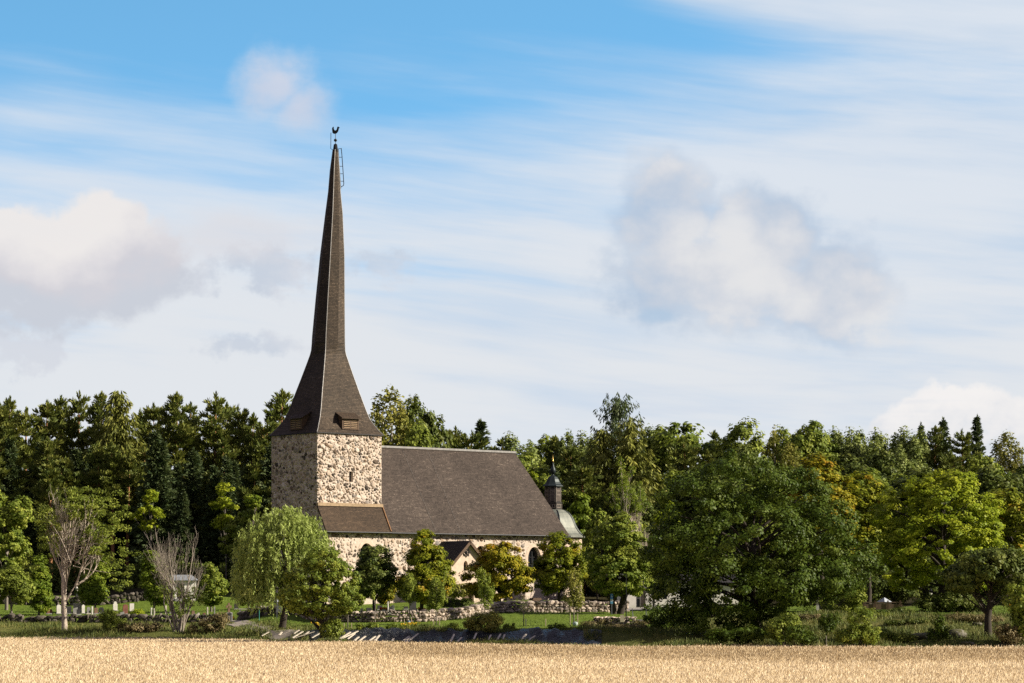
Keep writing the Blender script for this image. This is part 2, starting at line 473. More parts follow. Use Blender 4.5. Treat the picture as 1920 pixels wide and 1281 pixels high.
M = {}
M['stone'] = fieldstone('tower_fieldstone', 2.15, mortar=(.62, .52, .42), mw=0.065, bright=1.08)
M['nave_stone'] = fieldstone('nave_fieldstone', 2.6, mortar=(.58, .48, .385), mw=0.075, bright=1.2, plaster=0.06)
def _mason(t, bs, o):
    ti = attr(t, 'tint'); n = noise(t, objco(t), 9.0, 4, .65); n0 = noise(t, objco(t), 0.35, 4, .6)
    c = ramp(t, ti + (n - .5) * .16, [(0, (.045, .038, .032)), (.10, (.085, .065, .052)), (.20, (.17, .115, .078)), (.32, (.24, .22, .205)), (.45, (.36, .265, .185)), (.60, (.43, .345, .275)), (.80, (.53, .44, .37)), (1, (.60, .52, .45))])
    c = cmix(t, n0.smooth(.45, .75) * .35, c, (.30, .25, .20, 1))
    setin(t, bs, Base_Color=c, Roughness=.9, Specular_IOR_Level=.15); bump(t, bs, n, .5, .03)
M['stones'] = mat('masonry_stones', _mason)
def _mortar(t, bs, o):
    n = noise(t, objco(t), 7.0, 5, .65); n0 = noise(t, objco(t), 0.3, 4, .6)
    c = ramp(t, n * .6 + n0 * .4, [(.3, (.42, .35, .29)), (.5, (.55, .465, .39)), (.7, (.64, .55, .47))])
    setin(t, bs, Base_Color=c, Roughness=.95, Specular_IOR_Level=.1); bump(t, bs, n, .8, .05)
M['mortar'] = mat('lime_mortar', _mortar)
_d = np.array
def ico():
    g = (1 + 5 ** .5) / 2
    V = [(-1, g, 0), (1, g, 0), (-1, -g, 0), (1, -g, 0), (0, -1, g), (0, 1, g), (0, -1, -g), (0, 1, -g), (g, 0, -1), (g, 0, 1), (-g, 0, -1), (-g, 0, 1)]
    Fs = [(0, 11, 5), (0, 5, 1), (0, 1, 7), (0, 7, 10), (0, 10, 11), (1, 5, 9), (5, 11, 4), (11, 10, 2), (10, 7, 6), (7, 1, 8), (3, 9, 4), (3, 4, 2), (3, 2, 6), (3, 6, 8), (3, 8, 9), (4, 9, 5), (2, 4, 11), (6, 2, 10), (8, 6, 7), (9, 8, 1)]
    V = [list(unit3(v)) for v in V]; mid = {}; out = []
    def m(a, b):
        k = (min(a, b), max(a, b))
        if k not in mid: mid[k] = len(V); V.append(list(unit3([(V[a][i] + V[b][i]) / 2 for i in range(3)])))
        return mid[k]
    for a, b, c in Fs:
        x, y, z = m(a, b), m(b, c), m(c, a); out += [(a, x, z), (b, y, x), (c, z, y), (x, y, z)]
    return np.array(V), out
def unit3(v):
    l = math.sqrt(sum(q * q for q in v)); return [q / l for q in v]
ICO_V, ICO_F = ico()
def rock_verts(r, size, boxy=.55):
    v = ICO_V.copy(); m = np.abs(v).max(1, keepdims=True); v = v * (1 - boxy) + v / m * boxy * .82
    k = r.normal(size=(3, 3)); v = v * (1 + .17 * np.sin(v @ k * 1.8 + r.uniform(0, 6, 3)).sum(1, keepdims=True) / 1.7)
    return v * np.array(size) / 2
def pack(r, u0, u1, v0, v1, bad, dens=1.0, sizes=((.30, .2), (.235, .8), (.18, 2.2), (.14, 4.2), (.105, 6.0), (.075, 6.0))):
    """round stones thrown without overlap, large ones first; bad(u, v, r) marks openings"""
    A = (u1 - u0) * (v1 - v0); C = np.zeros((0, 3))
    for rad, per in sizes:
        n = int(A * per * dens); tries = 0; got = 0
        while got < n and tries < n * 6:
            tries += 1
            q = rad * r.uniform(.85, 1.15); u, v = r.uniform(u0 + q * .8, u1 - q * .8), r.uniform(v0, v1 - q * .8)
            if bad(u, v, q): continue
            if len(C) and (np.hypot(C[:, 0] - u, C[:, 1] - v) < (C[:, 2] + q) * .93).any(): continue
            C = np.vstack([C, (u, v, q)]); got += 1
    return C
def masonry(r, mb, C, to3, proud=.10):
    """adds one boulder per packed circle to mb (proud of the wall plane), returns the tint of each added face"""
    ti = []
    for u, v, q in C:
        a = r.uniform(.85, 1.3); w = rock_verts(r, (2.45 * q * a, .34 + q * .5, 2.4 * q / a ** .8), .66)
        tl = r.normal(0, .3); c, s = math.cos(tl), math.sin(tl); x = w[:, 0] * c - w[:, 2] * s; z = w[:, 0] * s + w[:, 2] * c
        d = .135 + q * .23 - proud * r.uniform(.4, 1.0) - q * .05
        mb.add([to3(u + x[i], v + z[i], d + w[i, 1]) for i in range(len(w))], ICO_F)
        ti += [float(np.clip(r.beta(1.35, 1.15), 0, 1)) if q < .3 else r.uniform(.1, 1)] * len(ICO_F)
    return ti
def stone_mesh(name, mb, nwall, ti):
    me = polymesh(name, mb.v, mb.f, M['mortar'], False, uv=False); me.materials.append(M['stones'])
    n = len(me.polygons); k = n - len(ti)
    me.polygons.foreach_set('material_index', [0] * k + [1] * len(ti))
    at = me.attributes.new('tint', 'FLOAT', 'FACE'); at.data.foreach_set('value', np.array([.5] * k + ti, dtype=np.float32))
    return me
M['plaster'] = plain('warm_plaster', (.56, .44, .35), 0.9, var=.14, sc=2.2)
M['white'] = plain('white_plaster', (.74, .71, .66), 0.85, var=.08)
M['roof'] = shingle('nave_shingles', [(.020, .014, .011), (.056, .042, .034), (.098, .075, .061), (.22, .175, .14)], 0.17, 0.165)
M['roof2'] = shingle('aisle_shingles', [(.022, .014, .009), (.056, .037, .023), (.095, .062, .038), (.16, .112, .072)], 0.17, 0.165)
M['spire'] = shingle('spire_shingles', [(.016, .012, .008), (.048, .035, .024), (.092, .067, .046), (.21, .155, .108)], 0.17, 0.165)
M['tar'] = shingle('tarred_shingles', [(.010, .010, .012), (.020, .019, .021), (.034, .032, .034), (.055, .05, .05)], 0.2, 0.22)
M['lead'] = plain('lead_flashing', (.22, .215, .21), 0.55, 0.3)
M['wood'] = plain('brown_wood', (.10, .062, .038), 0.7, sc=6)
M['oldwood'] = plain('weathered_wood', (.36, .29, .20), 0.8, sc=5)
M['slat'] = plain('louvre_wood', (.27, .185, .115), 0.75, sc=5)
M['dark'] = plain('dark_opening', (.012, .011, .010), 0.6, var=.1)
M['iron'] = plain('dark_iron', (.016, .017, .019), 0.5, 0.5, var=.2)
M['steel'] = plain('grey_steel', (.16, .17, .18), 0.5, 0.6)
M['gilt'] = plain('gilding', (.80, .52, .16), 0.35, 0.9, var=.1)
def _cop(t, bs, o):
    uv = uvco(t)
    br = t.nodes.new('ShaderNodeTexBrick'); t.links.new(uv.k, br.inputs['Vector'])
    br.offset = 0.5; br.inputs['Scale'].default_value = 1; br.inputs['Brick Width'].default_value = 1.1; br.inputs['Row Height'].default_value = 0.75; br.inputs['Mortar Size'].default_value = 0.035
    n = noise(t, objco(t), 1.3, 5, 0.6)
    c = ramp(t, n, [(0.3, (.11, .122, .105)), (0.55, (.185, .195, .165)), (0.75, (.26, .265, .225))])
    setin(t, bs, Base_Color=cmix(t, S(t, br.outputs['Fac']) * 0.6, c, (.07, .085, .08, 1)), Roughness=0.6, Metallic=0.15)
    bump(t, bs, n, 0.3, 0.03)
M['copper'] = mat('weathered_copper', _cop)
M['greencopper'] = plain('dark_green_copper', (.022, .031, .033), 0.45, 0.3, sc=2)
def _glass(t, bs, o):
    setin(t, bs, Base_Color=(.012, .015, .02, 1), Roughness=0.12, Specular_IOR_Level=0.6)
M['glass'] = mat('dark_window_glass', _glass)

def _ground(t, bs, o):
    p = geopos(t)
    n1 = noise(t, p, 0.35, 5, 0.6); n2 = noise(t, p, 3.0, 4, 0.65)
    mow = attr(t, 'mow'); floor = attr(t, 'floor')
    rough_g = ramp(t, n1 * 0.6 + n2 * 0.4, [(0.3, (.050, .060, .018)), (0.5, (.105, .115, .032)), (0.68, (.20, .175, .065))])
    lawn = ramp(t, n1 * 0.5 + n2 * 0.5, [(0.3, (.070, .110, .016)), (0.6, (.125, .175, .028)), (0.75, (.17, .20, .04))])
    c = cmix(t, mow, rough_g, lawn)
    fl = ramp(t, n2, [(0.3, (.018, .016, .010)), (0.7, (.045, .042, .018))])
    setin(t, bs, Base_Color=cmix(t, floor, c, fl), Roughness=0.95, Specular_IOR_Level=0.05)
    bump(t, bs, n2, 0.9, 0.12)
M['ground'] = mat('grass_ground', _ground)

def build_ground():
    ys = np.concatenate([[-2000, -400, -50, 40], np.arange(100, 196, 6), np.arange(196, 330, 0.8), np.arange(330, 480, 6), np.arange(480, 760, 20), [800, 900, 1100, 1500, 2200, 4000, 7000]])
    xs = np.concatenate([[-6000, -2500, -1000, -500, -300, -200, -150], np.arange(-120, -70, 5), np.arange(-70, 70, 0.9), np.arange(70, 121, 5), [150, 200, 300, 500, 1000, 2500, 6000]])
    XX, YY = np.meshgrid(xs, ys)
    Zg = ground(XX, YY)
    ny, nx = XX.shape
    V = np.stack([XX.ravel(), YY.ravel(), Zg.ravel()], 1)
    idx = np.arange(ny * nx).reshape(ny, nx)
    Q = np.stack([idx[:-1, :-1], idx[:-1, 1:], idx[1:, 1:], idx[1:, :-1]], -1).reshape(-1, 4)
    me = bpy.data.meshes.new('ground')
    me.vertices.add(len(V)); me.vertices.foreach_set('co', V.astype(np.float32).ravel())
    me.loops.add(Q.size); me.loops.foreach_set('vertex_index', Q.astype(np.int32).ravel())
    me.polygons.add(len(Q)); me.polygons.foreach_set('loop_start', np.arange(0, Q.size, 4, dtype=np.int32))
    me.polygons.foreach_set('use_smooth', [True] * len(Q))
    me.update(calc_edges=True)
    x, y = V[:, 0], V[:, 1]; p = ppx(x, y); d = y - yedge(x, y)
    mow = np.where(p < 430, np.clip((y - 262) / 4, 0, 1), np.clip((d - 9) / 5, 0, 1))
    mow = np.where(p > 1260, np.clip((y - 238) / 6, 0, 1), mow)
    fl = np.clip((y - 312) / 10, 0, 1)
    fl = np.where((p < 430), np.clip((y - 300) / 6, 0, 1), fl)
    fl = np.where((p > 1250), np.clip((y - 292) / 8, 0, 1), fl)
    for nme, arr in (('mow', mow), ('floor', fl)):
        at = me.attributes.new(nme, 'FLOAT', 'POINT'); at.data.foreach_set('value', arr.astype(np.float32))
    me.materials.append(M['ground'])
    o = bpy.data.objects.new('ground', me); COL.objects.link(o); tag(o, kind='structure')
build_ground()

# ------------------------------------------------------------------ church (local axes: x along the nave to the east, y north, z up)
PHI = math.atan2(.639, .769)
CX, CY, CZ = -21.86, 303.0, 3.5
def arch(cx, w, z0, zs, zt, k=7):
    """pointed arch outline, counter-clockwise seen from the south (-y)"""
    pts = [(cx - w / 2, z0), (cx + w / 2, z0)]
    for i in range(k + 1):
        f = i / k; pts.append((cx + w / 2 * (1 - f ** 1.7), zs + (zt - zs) * math.sin(f * math.pi / 2)))
    for i in range(k - 1, -1, -1):
        f = i / k; pts.append((cx - w / 2 * (1 - f ** 1.7), zs + (zt - zs) * math.sin(f * math.pi / 2)))
    return pts
def holed(mb, outer, holes, to3, depth):
    """a wall sheet with openings whose reveals run back by depth; to3(u, v, d) gives the point"""
    loops = [outer] + holes
    tris = tessellate_polygon([[Vector((u, v, 0)) for u, v in l] for l in loops])
    flat = [q for l in loops for q in l]
    fs = []
    for a, b, c in tris:
        A, B, C = (Vector(flat[i]) for i in (a, b, c))
        cr = (B - A).x * (C - A).y - (B - A).y * (C - A).x
        fs.append((a, b, c) if cr > 0 else (a, c, b))
    mb.add([to3(u, v, 0) for u, v in flat], fs)
    for h in holes:
        k = len(h)
        mb.add([to3(u, v, 0) for u, v in h] + [to3(u, v, depth) for u, v in h], [(i, (i + 1) % k, k + (i + 1) % k, k + i) for i in range(k)])

def build_church():
    ch = thing('church', 'medieval fieldstone church with a tall shingled spire and long brown roof', 'church', (CX, CY, CZ), PHI)
    # --- tower
    TH = 19.45
    mb = MB()
    S_ = lambda u, v, d: (u, d, v)
    win = [(4.42, 14.05), (4.98, 14.05), (4.98, 15.25), (4.42, 15.25)]
    holed(mb, [(0, -1.5), (9, -1.5), (9, TH), (0, TH)], [win], S_, 0.45)
    Wf = lambda u, v, d: (d, 9 - u, v)
    slit = [(3.7, 10.6), (3.95, 10.6), (3.95, 11.6), (3.7, 11.6)]
    holed(mb, [(0, -1.5), (9, -1.5), (9, TH), (0, TH)], [slit], Wf, 0.4)
    mb.add([(9, 0, -1.5), (9, 9, -1.5), (9, 9, TH), (9, 0, TH)], [(0, 1, 2, 3)])
    mb.add([(9, 9, -1.5), (0, 9, -1.5), (0, 9, TH), (9, 9, TH)], [(0, 1, 2, 3)])
    r = np.random.default_rng(400); ti = []
    C = pack(r, 0, 9, 4.0, TH, lambda u, v, q: 4.42 - q < u < 4.98 + q and 14.05 - q < v < 15.25 + q)
    ti += masonry(r, mb, C, S_)
    C = pack(r, 0, 9, 4.0, TH, lambda u, v, q: 3.7 - q < u < 3.95 + q and 10.6 - q < v < 11.6 + q)
    ti += masonry(r, mb, C, Wf)
    tw = part('tower', stone_mesh('tower', mb, 0, ti), ch)
    mb = MB().box(4.3, 5.1, .46, .5, 13.95, 15.35)
    w = part('window', mb.mesh('window', M['glass']), tw)
    mb = MB()
    mb.box(4.42, 4.47, .36, .45, 14.05, 15.25).box(4.93, 4.98, .36, .45, 14.05, 15.25).box(4.685, 4.715, .38, .44, 14.05, 15.25)
    for z in (14.4, 14.75, 15.05): mb.box(4.47, 4.93, .385, .435, z, z + .04)
    part('window_frame', mb.mesh('window_frame', M['lead']), tw)
    part('slit_window', MB().box(.41, .45, 4.9, 5.4, 10.5, 11.7).mesh('slit_window', M['dark']), tw)
    part('wall_anchor', MB().box(-.25, .9, -.05, -.003, 15.93, 16.02).mesh('wall_anchor', M['iron']), tw)
    # --- spire: corner radius and mid-face radius at each height
    prof = [(816, 612, 107.5), (810, 612.3, 100.5), (800, 612.5, 91.5), (787, 613.2, 81), (770, 613.8, 73), (740, 614, 61.5), (710, 614.5, 50), (680, 615, 39), (666, 615.2, 34), (657, 615.4, 31.8), (645, 615.7, 31), (631, 616, 30.5), (562, 619, 27), (480, 623, 22.6), (400, 626.3, 15.9), (360, 627, 11.3), (320, 627.8, 8.8), (281, 629, 4.8)]
    def cen(y, c):
        dx = (c - 612) / 16.36
        return 4.5 + dx * .769, 4.5 - dx * .639, Z_(y, 309.3) - CZ
    R = []
    for y, c, hw in prof:
        x0, y0, z = cen(y, c); Rc = hw / 16.36
        f = np.clip((668 - y) / 22, 0, 1)
        Rm = Rc * (.7075 + (1 - .7075) * f)
        ring = []
        for j in range(8):
            th = math.radians(-135 + 45 * j)
            r = Rc if j % 2 == 0 else Rm
            ring.append((x0 + r * math.cos(th), y0 + r * math.sin(th), z))
        R.append(ring)
    mb = MB(); mb.rings(R)
    sp = part('spire', mb.mesh('spire', M['spire']), ch)
    def rib(j, y0=816, y1=281):
        return [Vector(r[j]) for r, q in zip(R, prof) if y1 <= q[0] <= y0]
    for j in (0, 2, 6):
        pts = rib(j); part('hip_flashing', MB().tube(pts, [.05] * len(pts), 5).mesh('hip_flashing', M['lead']), sp)
    # eaves board
    mb = MB(); e = 4.72
    for (a, b, c, d) in ((-.24, 9.24, -.24, -.10), (-.24, 9.24, 9.10, 9.24), (-.24, -.10, -.10, 9.10), (9.10, 9.24, -.10, 9.10)):
        mb.box(a, b, c, d, TH - .02, R[0][0][2] - .01)
    part('eaves_board', mb.mesh('eaves_board', M['tar']), sp)
    # louvred belfry dormers on the south and west faces
    def dormer(face):
        if face == 'S': to = lambda u, d, z: (u, d, z)
        else: to = lambda u, d, z: (d, 9 - u, z)
        zb, zt, zr = 20.0, 21.42, 22.15        # sill, eaves, where the roof meets the spire
        u0, u1 = 3.55, 5.85
        f = 0.20                               # front plane, inside of wall line
        dk = part('belfry_dormer', polymesh('belfry_dormer', [to(*q) for q in [(u0, f, zb), (u0, f, zt), (u0, 1.9, zr), (u0, 1.6, zb), (u1, f, zb), (u1, f, zt), (u1, 1.9, zr), (u1, 1.6, zb)]],
                  [(0, 1, 2, 3), (7, 6, 5, 4), (1, 5, 6, 2), (0, 4, 5, 1)], M['wood']), sp)
        m2 = MB(); m2.slab([to(*q) for q in [(u0 - .22, f - .38, zt - .14), (u1 + .22, f - .38, zt - .14), (u1 + .22, 1.75, zr + .16), (u0 - .22, 1.75, zr + .16)]], (0, -.3, 1) if face == 'S' else (-.3, 0, 1), .09)
        part('dormer_roof', m2.mesh('dormer_roof', M['roof2']), dk)
        m3 = MB()
        def bx(m, a, b, c, d, z0, z1):
            p, q = to(a, c, z0), to(b, d, z1)
            m.box(min(p[0], q[0]), max(p[0], q[0]), min(p[1], q[1]), max(p[1], q[1]), z0, z1)
        bx(m3, u0 + .12, u1 - .12, f - .02, f - .004, zb + .1, zt - .1)
        part('louvre_opening', m3.mesh('louvre_opening', M['dark']), dk)
        m4 = MB()
        for i in range(6):
            z = zb + .16 + i * .21
            for a, b in ((u0 + .22, (u0 + u1) / 2 - .08), ((u0 + u1) / 2 + .08, u1 - .22)): bx(m4, a, b, f - .12, f - .025, z, z + .10)
        part('louvres', m4.mesh('louvres', M['slat']), dk)
        m5 = MB()
        for a, b in ((u0, u0 + .16), ((u0 + u1) / 2 - .07, (u0 + u1) / 2 + .07), (u1 - .16, u1)): bx(m5, a, b, f - .10, f - .003, zb, zt - .05)
        bx(m5, u0 + .01, u1 - .01, f - .09, f - .006, zb + .01, zb + .12)
        bx(m5, u0 + .01, u1 - .01, f - .09, f - .006, zt - .17, zt - .06)
        part('louvre_frame', m5.mesh('louvre_frame', M['wood']), dk)
    dormer('S'); dormer('W')
    # tip, weathercock, rods, ladder
    x0, y0, z0 = cen(283, 629)
    zt = Z_(271, 309.3) - CZ
    r0 = 4.9 / 16.36
    part('tip_cap', MB().lathe([(r0 + .03, z0 - .1), (.25, z0 + .4), (.2, zt), (.05, zt + .1)], x0, y0, 8).mesh('tip_cap', M['iron']), sp)
    zc = Z_(248, 309.3) - CZ
    part('rod', MB().tube([(x0, y0, zt), (x0, y0, zc)], .035, 6).mesh('rod', M['steel']), sp)
    zb = Z_(263, 309.3) - CZ
    part('ball', MB().lathe([(.02, zb - .19), (.14, zb - .13), (.19, zb), (.14, zb + .13), (.02, zb + .19)], x0, y0, 10).mesh('ball', M['iron']), sp)
    # weathercock: outline with tail left and head right, along world X
    ck = [(-.25, .30), (-.30, .75), (-.22, .95), (-.10, .98), (-.08, .72), (.0, .58), (.14, .55), (.25, .68), (.30, .92), (.40, 1.02), (.48, .95), (.60, .88), (.50, .80), (.46, .60), (.38, .38), (.22, .22), (.05, .16), (-.12, .18)]
    k = len(ck); ccw = sum(ck[i][0] * ck[(i + 1) % k][1] - ck[(i + 1) % k][0] * ck[i][1] for i in range(k)) > 0
    if not ccw: ck = ck[::-1]
    V = []
    for d in (-.035, .035):
        for a, z in ck: V.append((x0 + (a - .1) * .769 + d * .639, y0 - (a - .1) * .639 + d * .769, zc - .35 + z * 1.0))
    part('weathercock', polymesh('weathercock', V, [tuple(range(k)), tuple(range(2 * k - 1, k - 1, -1))] + [((i + 1) % k, i, k + i, k + (i + 1) % k) for i in range(k)], M['iron']), sp)
    def L(px, py, off=0.0):
        q = P(px, py, 309.3 + off) - Vector((CX, CY, CZ)); c, s = math.cos(PHI), math.sin(PHI)
        return Vector((q.x * c + q.y * s, -q.x * s + q.y * c, q.z))
    part('lightning_rod', MB().tube([L(620.5, 249), L(620.2, 279), L(624.5, 281.5)], .035, 5).mesh('lightning_rod', M['iron']), sp)
    mb = MB(); mb.tube([L(639.8, 278), L(641, 290), L(643, 318), L(644.6, 345), L(644, 348), L(639.5, 350.5), L(638.5, 354)], .045, 5)
    mb.tube([L(634.4, 279), L(635.4, 300), L(637, 320), L(638.8, 350)], .03, 5)
    for y in (279, 295, 312, 326, 340): mb.tube([L(634.6 + (y - 279) * .05, y), L(640 + (y - 279) * .075, y)], .03, 4)
    part('ladder', mb.mesh('ladder', M['iron']), sp)
    # --- nave
    mb = MB()
    wins = [arch(x, 2.0, 3.0, 5.6, zt) for x, zt in ((6.0, 7.1), (22.7, 7.0), (30.9, 6.95))]
    n0 = -1.2; NH = 8.75
    holed(mb, [(.15, -1.4), (35.7, -1.4), (35.7, NH), (.15, NH)], wins, lambda u, v, d: (u, n0 + d, v), 0.6)
    mb.add([(.15, n0, -1.4), (.15, n0, NH), (.15, .2, NH), (.15, .2, -1.4)], [(0, 3, 2, 1)])
    mb.add([(.15, n0, NH), (.15, 0.05, NH), (.15, 0.05, 10.95)], [(0, 1, 2)])
    mb.add([(9.02, 8.8, -1.4), (9.02, 10.2, -1.4), (9.02, 10.2, NH), (9.02, 8.8, NH)], [(0, 3, 2, 1)])
    mb.add([(35.7, n0, -1.4), (35.7, 10.2, -1.4), (35.7, 10.2, NH), (35.7, n0, NH)], [(0, 1, 2, 3)])
    mb.add([(35.7, 10.2, -1.4), (9.02, 10.2, -1.4), (9.02, 10.2, NH), (35.7, 10.2, NH)], [(0, 1, 2, 3)])
    r = np.random.default_rng(401)
    def bad(u, v, q):
        if 14.3 - q < u < 19.5 + q and v < 7.0: return True
        return any(abs(u - x) < 1.35 + q and v < zt + .42 + q for x, zt in ((6.0, 7.1), (22.7, 7.0), (30.9, 6.95)))
    C = pack(r, .15, 35.7, .2, 8.5, bad, .8, ((.30, .35), (.24, 1.1), (.18, 2.2), (.13, 3.2), (.10, 3.2)))
    ti = masonry(r, mb, C, lambda u, v, d: (u, n0 + d, v), .07)
    nv = part('nave', stone_mesh('nave', mb, 0, ti), ch)
    for (x, zt) in ((6.0, 7.1), (22.7, 7.0), (30.9, 6.95)):
        o = arch(x, 2.0, 3.0, 5.6, zt)
        k = len(o)
        w = part('window', polymesh('window', [(u, n0 + .56, v) for u, v in o], [tuple(range(k))], M['glass']), nv)
        # tracery bars
        mb = MB(); mb.box(x - .06, x + .06, n0 + .44, n0 + .54, 3.0, zt - .1)
        for z in (3.9, 4.8, 5.7): mb.box(x - 1.0, x + 1.0, n0 + .47, n0 + .53, z, z + .06)
        part('window_bars', mb.mesh('window_bars', M['iron']), w)
        # plastered surround, an arched band proud of the wall
        oo = arch(x, 2.7, 3.0, 5.7, zt + .40)
        V = [(u, n0 - .02, v) for u, v in oo[1:]] + [(u, n0 - .02, v) for u, v in o[1:]]
        V.append((oo[0][0], n0 - .02, oo[0][1])); V.append((o[0][0], n0 - .02, o[0][1]))
        n = len(oo) - 1
        fs = [(i, i + 1, n + i + 1, n + i) for i in range(n - 1)] + [(n - 1, 2 * n, 2 * n + 1, 2 * n - 1)]
        part('window_surround', polymesh('window_surround', V, [tuple(f) for f in fs], M['plaster']), w)
        part('reveal', MB().box(x - 1.0, x + 1.0, n0 - .06, n0 + .55, 2.86, 2.998).mesh('reveal', M['plaster']), w)
    # --- nave roof: south slope, north slope, hipped east end
    RZ, EZ, EN, ES, XE, XR = 18.5, 8.33, 10.78, -1.78, 36.0, 32.6
    mb = MB()
    mb.slab([(9.02, ES, EZ), (XE, ES, EZ), (XR, 4.5, RZ), (9.02, 4.5, RZ)], (0, -.85, .53), .22)
    mb.slab([(XE, EN, EZ), (9.02, EN, EZ), (9.02, 4.502, RZ), (XR, 4.502, RZ)], (0, .85, .53), .22)
    mb.slab([(XE, ES, EZ), (XE, EN, EZ), (XR, 4.5, RZ)], (.94, 0, .34), .22)
    rf = part('nave_roof', mb.mesh('nave_roof', M['roof']), ch)
    part('ridge_capping', MB().box(9.02, XR + .1, 4.36, 4.64, RZ - .12, RZ + .14).mesh('ridge_capping', M['lead']), rf)
    part('gutter', MB().tube([(9.1, ES - .08, EZ - .04), (XE, ES - .08, EZ - .04)], .085, 8).mesh('gutter', M['iron']), rf)
    # lightning conductors down the slope
    mb = MB()
    for xa, xb in ((15.3, 15.6), (19.0, 19.2)):
        mb.tube([(xa, 4.3, RZ - .2 * 1.62 + .12), (xb, ES + .1, EZ + .16 + .12)], .012, 4)
    part('conductor', mb.mesh('conductor', M['lead']), rf)
    # --- lean-to roofs beside the tower
    mb = MB()
    mb.slab([(-.02, ES - .02, EZ + .03), (9.05, ES - .02, EZ + .03), (9.05, .0, 11.42), (-.02, .0, 11.42)], (0, -.87, .5), .2)
    al = part('aisle_roof', mb.mesh('aisle_roof', M['roof2']), ch)
    mb = MB(); mb.box(-.05, 9.1, -.22, -.003, 11.26, 11.62)
    part('flashing_board', mb.mesh('flashing_board', plain('pale_board', (.33, .24, .15), .8)), al)
    mb = MB(); mb.tube([(9.06, ES, EZ + .14), (9.06, -.02, 11.5)], .09, 5)
    part('valley_flashing', mb.mesh('valley_flashing', plain('rusty_flashing', (.22, .11, .045), .7)), al)
    part('gutter', MB().tube([(-.02, ES - .1, EZ - .02), (9.05, ES - .1, EZ - .02)], .085, 8).mesh('gutter', M['iron']), al)
    # --- porch
    pe, pf, hw = 16.9, -6.0, 2.45
    PZ, PE = 7.35, 4.95                       # ridge and eaves (roof surface at the wall line)
    mb = MB()
    holes = [arch(pe - .35, .62, 4.05, 4.65, 5.15, 4), arch(pe, 1.7, -.1, 1.6, 2.5, 6)]
    out = [(pe - hw, -1.3), (pe + hw, -1.3), (pe + hw, PE - .05), (pe, PZ - .12), (pe - hw, PE - .05)]
    holed(mb, out, holes, lambda u, v, d: (u, pf + d, v), .45)
    for s in (-1, 1):
        q = [(pe + s * hw, pf, -1.3), (pe + s * hw, n0 - .002, -1.3), (pe + s * hw, n0 - .002, PE - .05), (pe + s * hw, pf, PE - .05)]
        mb.add(q, [(0, 1, 2, 3) if s > 0 else (3, 2, 1, 0)])
    po = part('porch', mb.mesh('porch', M['plaster']), ch)
    k = len(holes[0]); part('window', polymesh('window', [(u, pf + .4, v) for u, v in holes[0]], [tuple(range(k))], M['glass']), po)
    k = len(holes[1]); part('door', polymesh('door', [(u, pf + .42, v) for u, v in holes[1]], [tuple(range(k))], M['wood']), po)
    mb = MB(); oh = .42; sl = (PZ - PE) / hw
    for s in (-1, 1):
        mb.slab([(pe, pf - oh, PZ + .1), (pe + s * (hw + .35), pf - oh, PE + .1 - .35 * sl), (pe + s * (hw + .35), n0 - .01, PE + .1 - .35 * sl), (pe, n0 - .01, PZ + .1)], (s * sl, 0, 1), .16)
    rp = part('porch_roof', mb.mesh('porch_roof', M['tar']), po)
    mb = MB()
    for s in (-1, 1):
        mb.slab([(pe, pf - oh - .05, PZ + .14), (pe + s * (hw + .4), pf - oh - .05, PE + .14 - .4 * sl), (pe + s * (hw + .4), pf - oh - .003, PE + .14 - .4 * sl), (pe, pf - oh - .003, PZ + .14)], (s * sl, 0, 1), .32)
    part('barge_board', mb.mesh('barge_board', M['wood']), rp)
    # round iron rosette in the gable
    mb = MB(); rc = (pe - .30, pf - .06, 6.1)
    mb.tube([(rc[0] + .42 * math.cos(i * math.pi / 8), rc[1], rc[2] + .42 * math.sin(i * math.pi / 8)) for i in range(17)], .045, 5, False)
    for i in range(4):
        a = i * math.pi / 4
        mb.tube([(rc[0] - .58 * math.cos(a), rc[1], rc[2] - .58 * math.sin(a)), (rc[0] + .58 * math.cos(a), rc[1], rc[2] + .58 * math.sin(a))], .04, 4)
    part('rosette', mb.mesh('rosette', M['iron']), po)
    # --- domed burial chapel with lantern at the east end
    ex, ey = 38.7, 4.5
    m_ = .06545
    def zz(y): return Z_(y, 331.2) - CZ
    ph = math.radians(22.5)
    def octo(prof): return [(hw * m_ / .96, zz(y)) for y, hw in prof]
    part('chapel_wall', MB().lathe([(3.75, -1.6), (3.75, zz(1007))], ex, ey, 8, ph).mesh('chapel_wall', M['plaster']), ch)
    dm = part('chapel_dome', MB().lathe(octo([(1008.5, 61), (1006, 61), (1001, 54), (996, 50), (990, 46), (985, 43.6), (980, 41.8), (975, 39.6), (970, 37), (966, 34), (962, 30.5), (959, 26.5), (957, 23), (955.4, 16)]), ex, ey, 8, ph).mesh('chapel_dome', M['copper']), ch)
    mb = MB()
    pr = octo([(1006, 61), (1001, 54), (996, 50), (990, 46), (985, 43.6), (980, 41.8), (975, 39.6), (970, 37), (966, 34), (962, 30.5), (959, 26.5), (957, 23)])
    for j in range(8):
        th = ph + j * math.pi / 4
        mb.tube([(ex + r * math.cos(th), ey + r * math.sin(th), z) for r, z in pr], .06, 5)
    part('ribs', mb.mesh('ribs', M['greencopper']), dm)
    ln = part('lantern', MB().lathe(octo([(957, 17), (944.5, 17), (944, 18), (942.5, 18), (942, 15.6), (912, 15.6)]), ex, ey, 8, ph).mesh('lantern', plain('dark_tarred_wood', (.022, .019, .017), .6)), dm)
    mb = MB(); mf = MB()
    R1 = 15.6 * m_ / .96
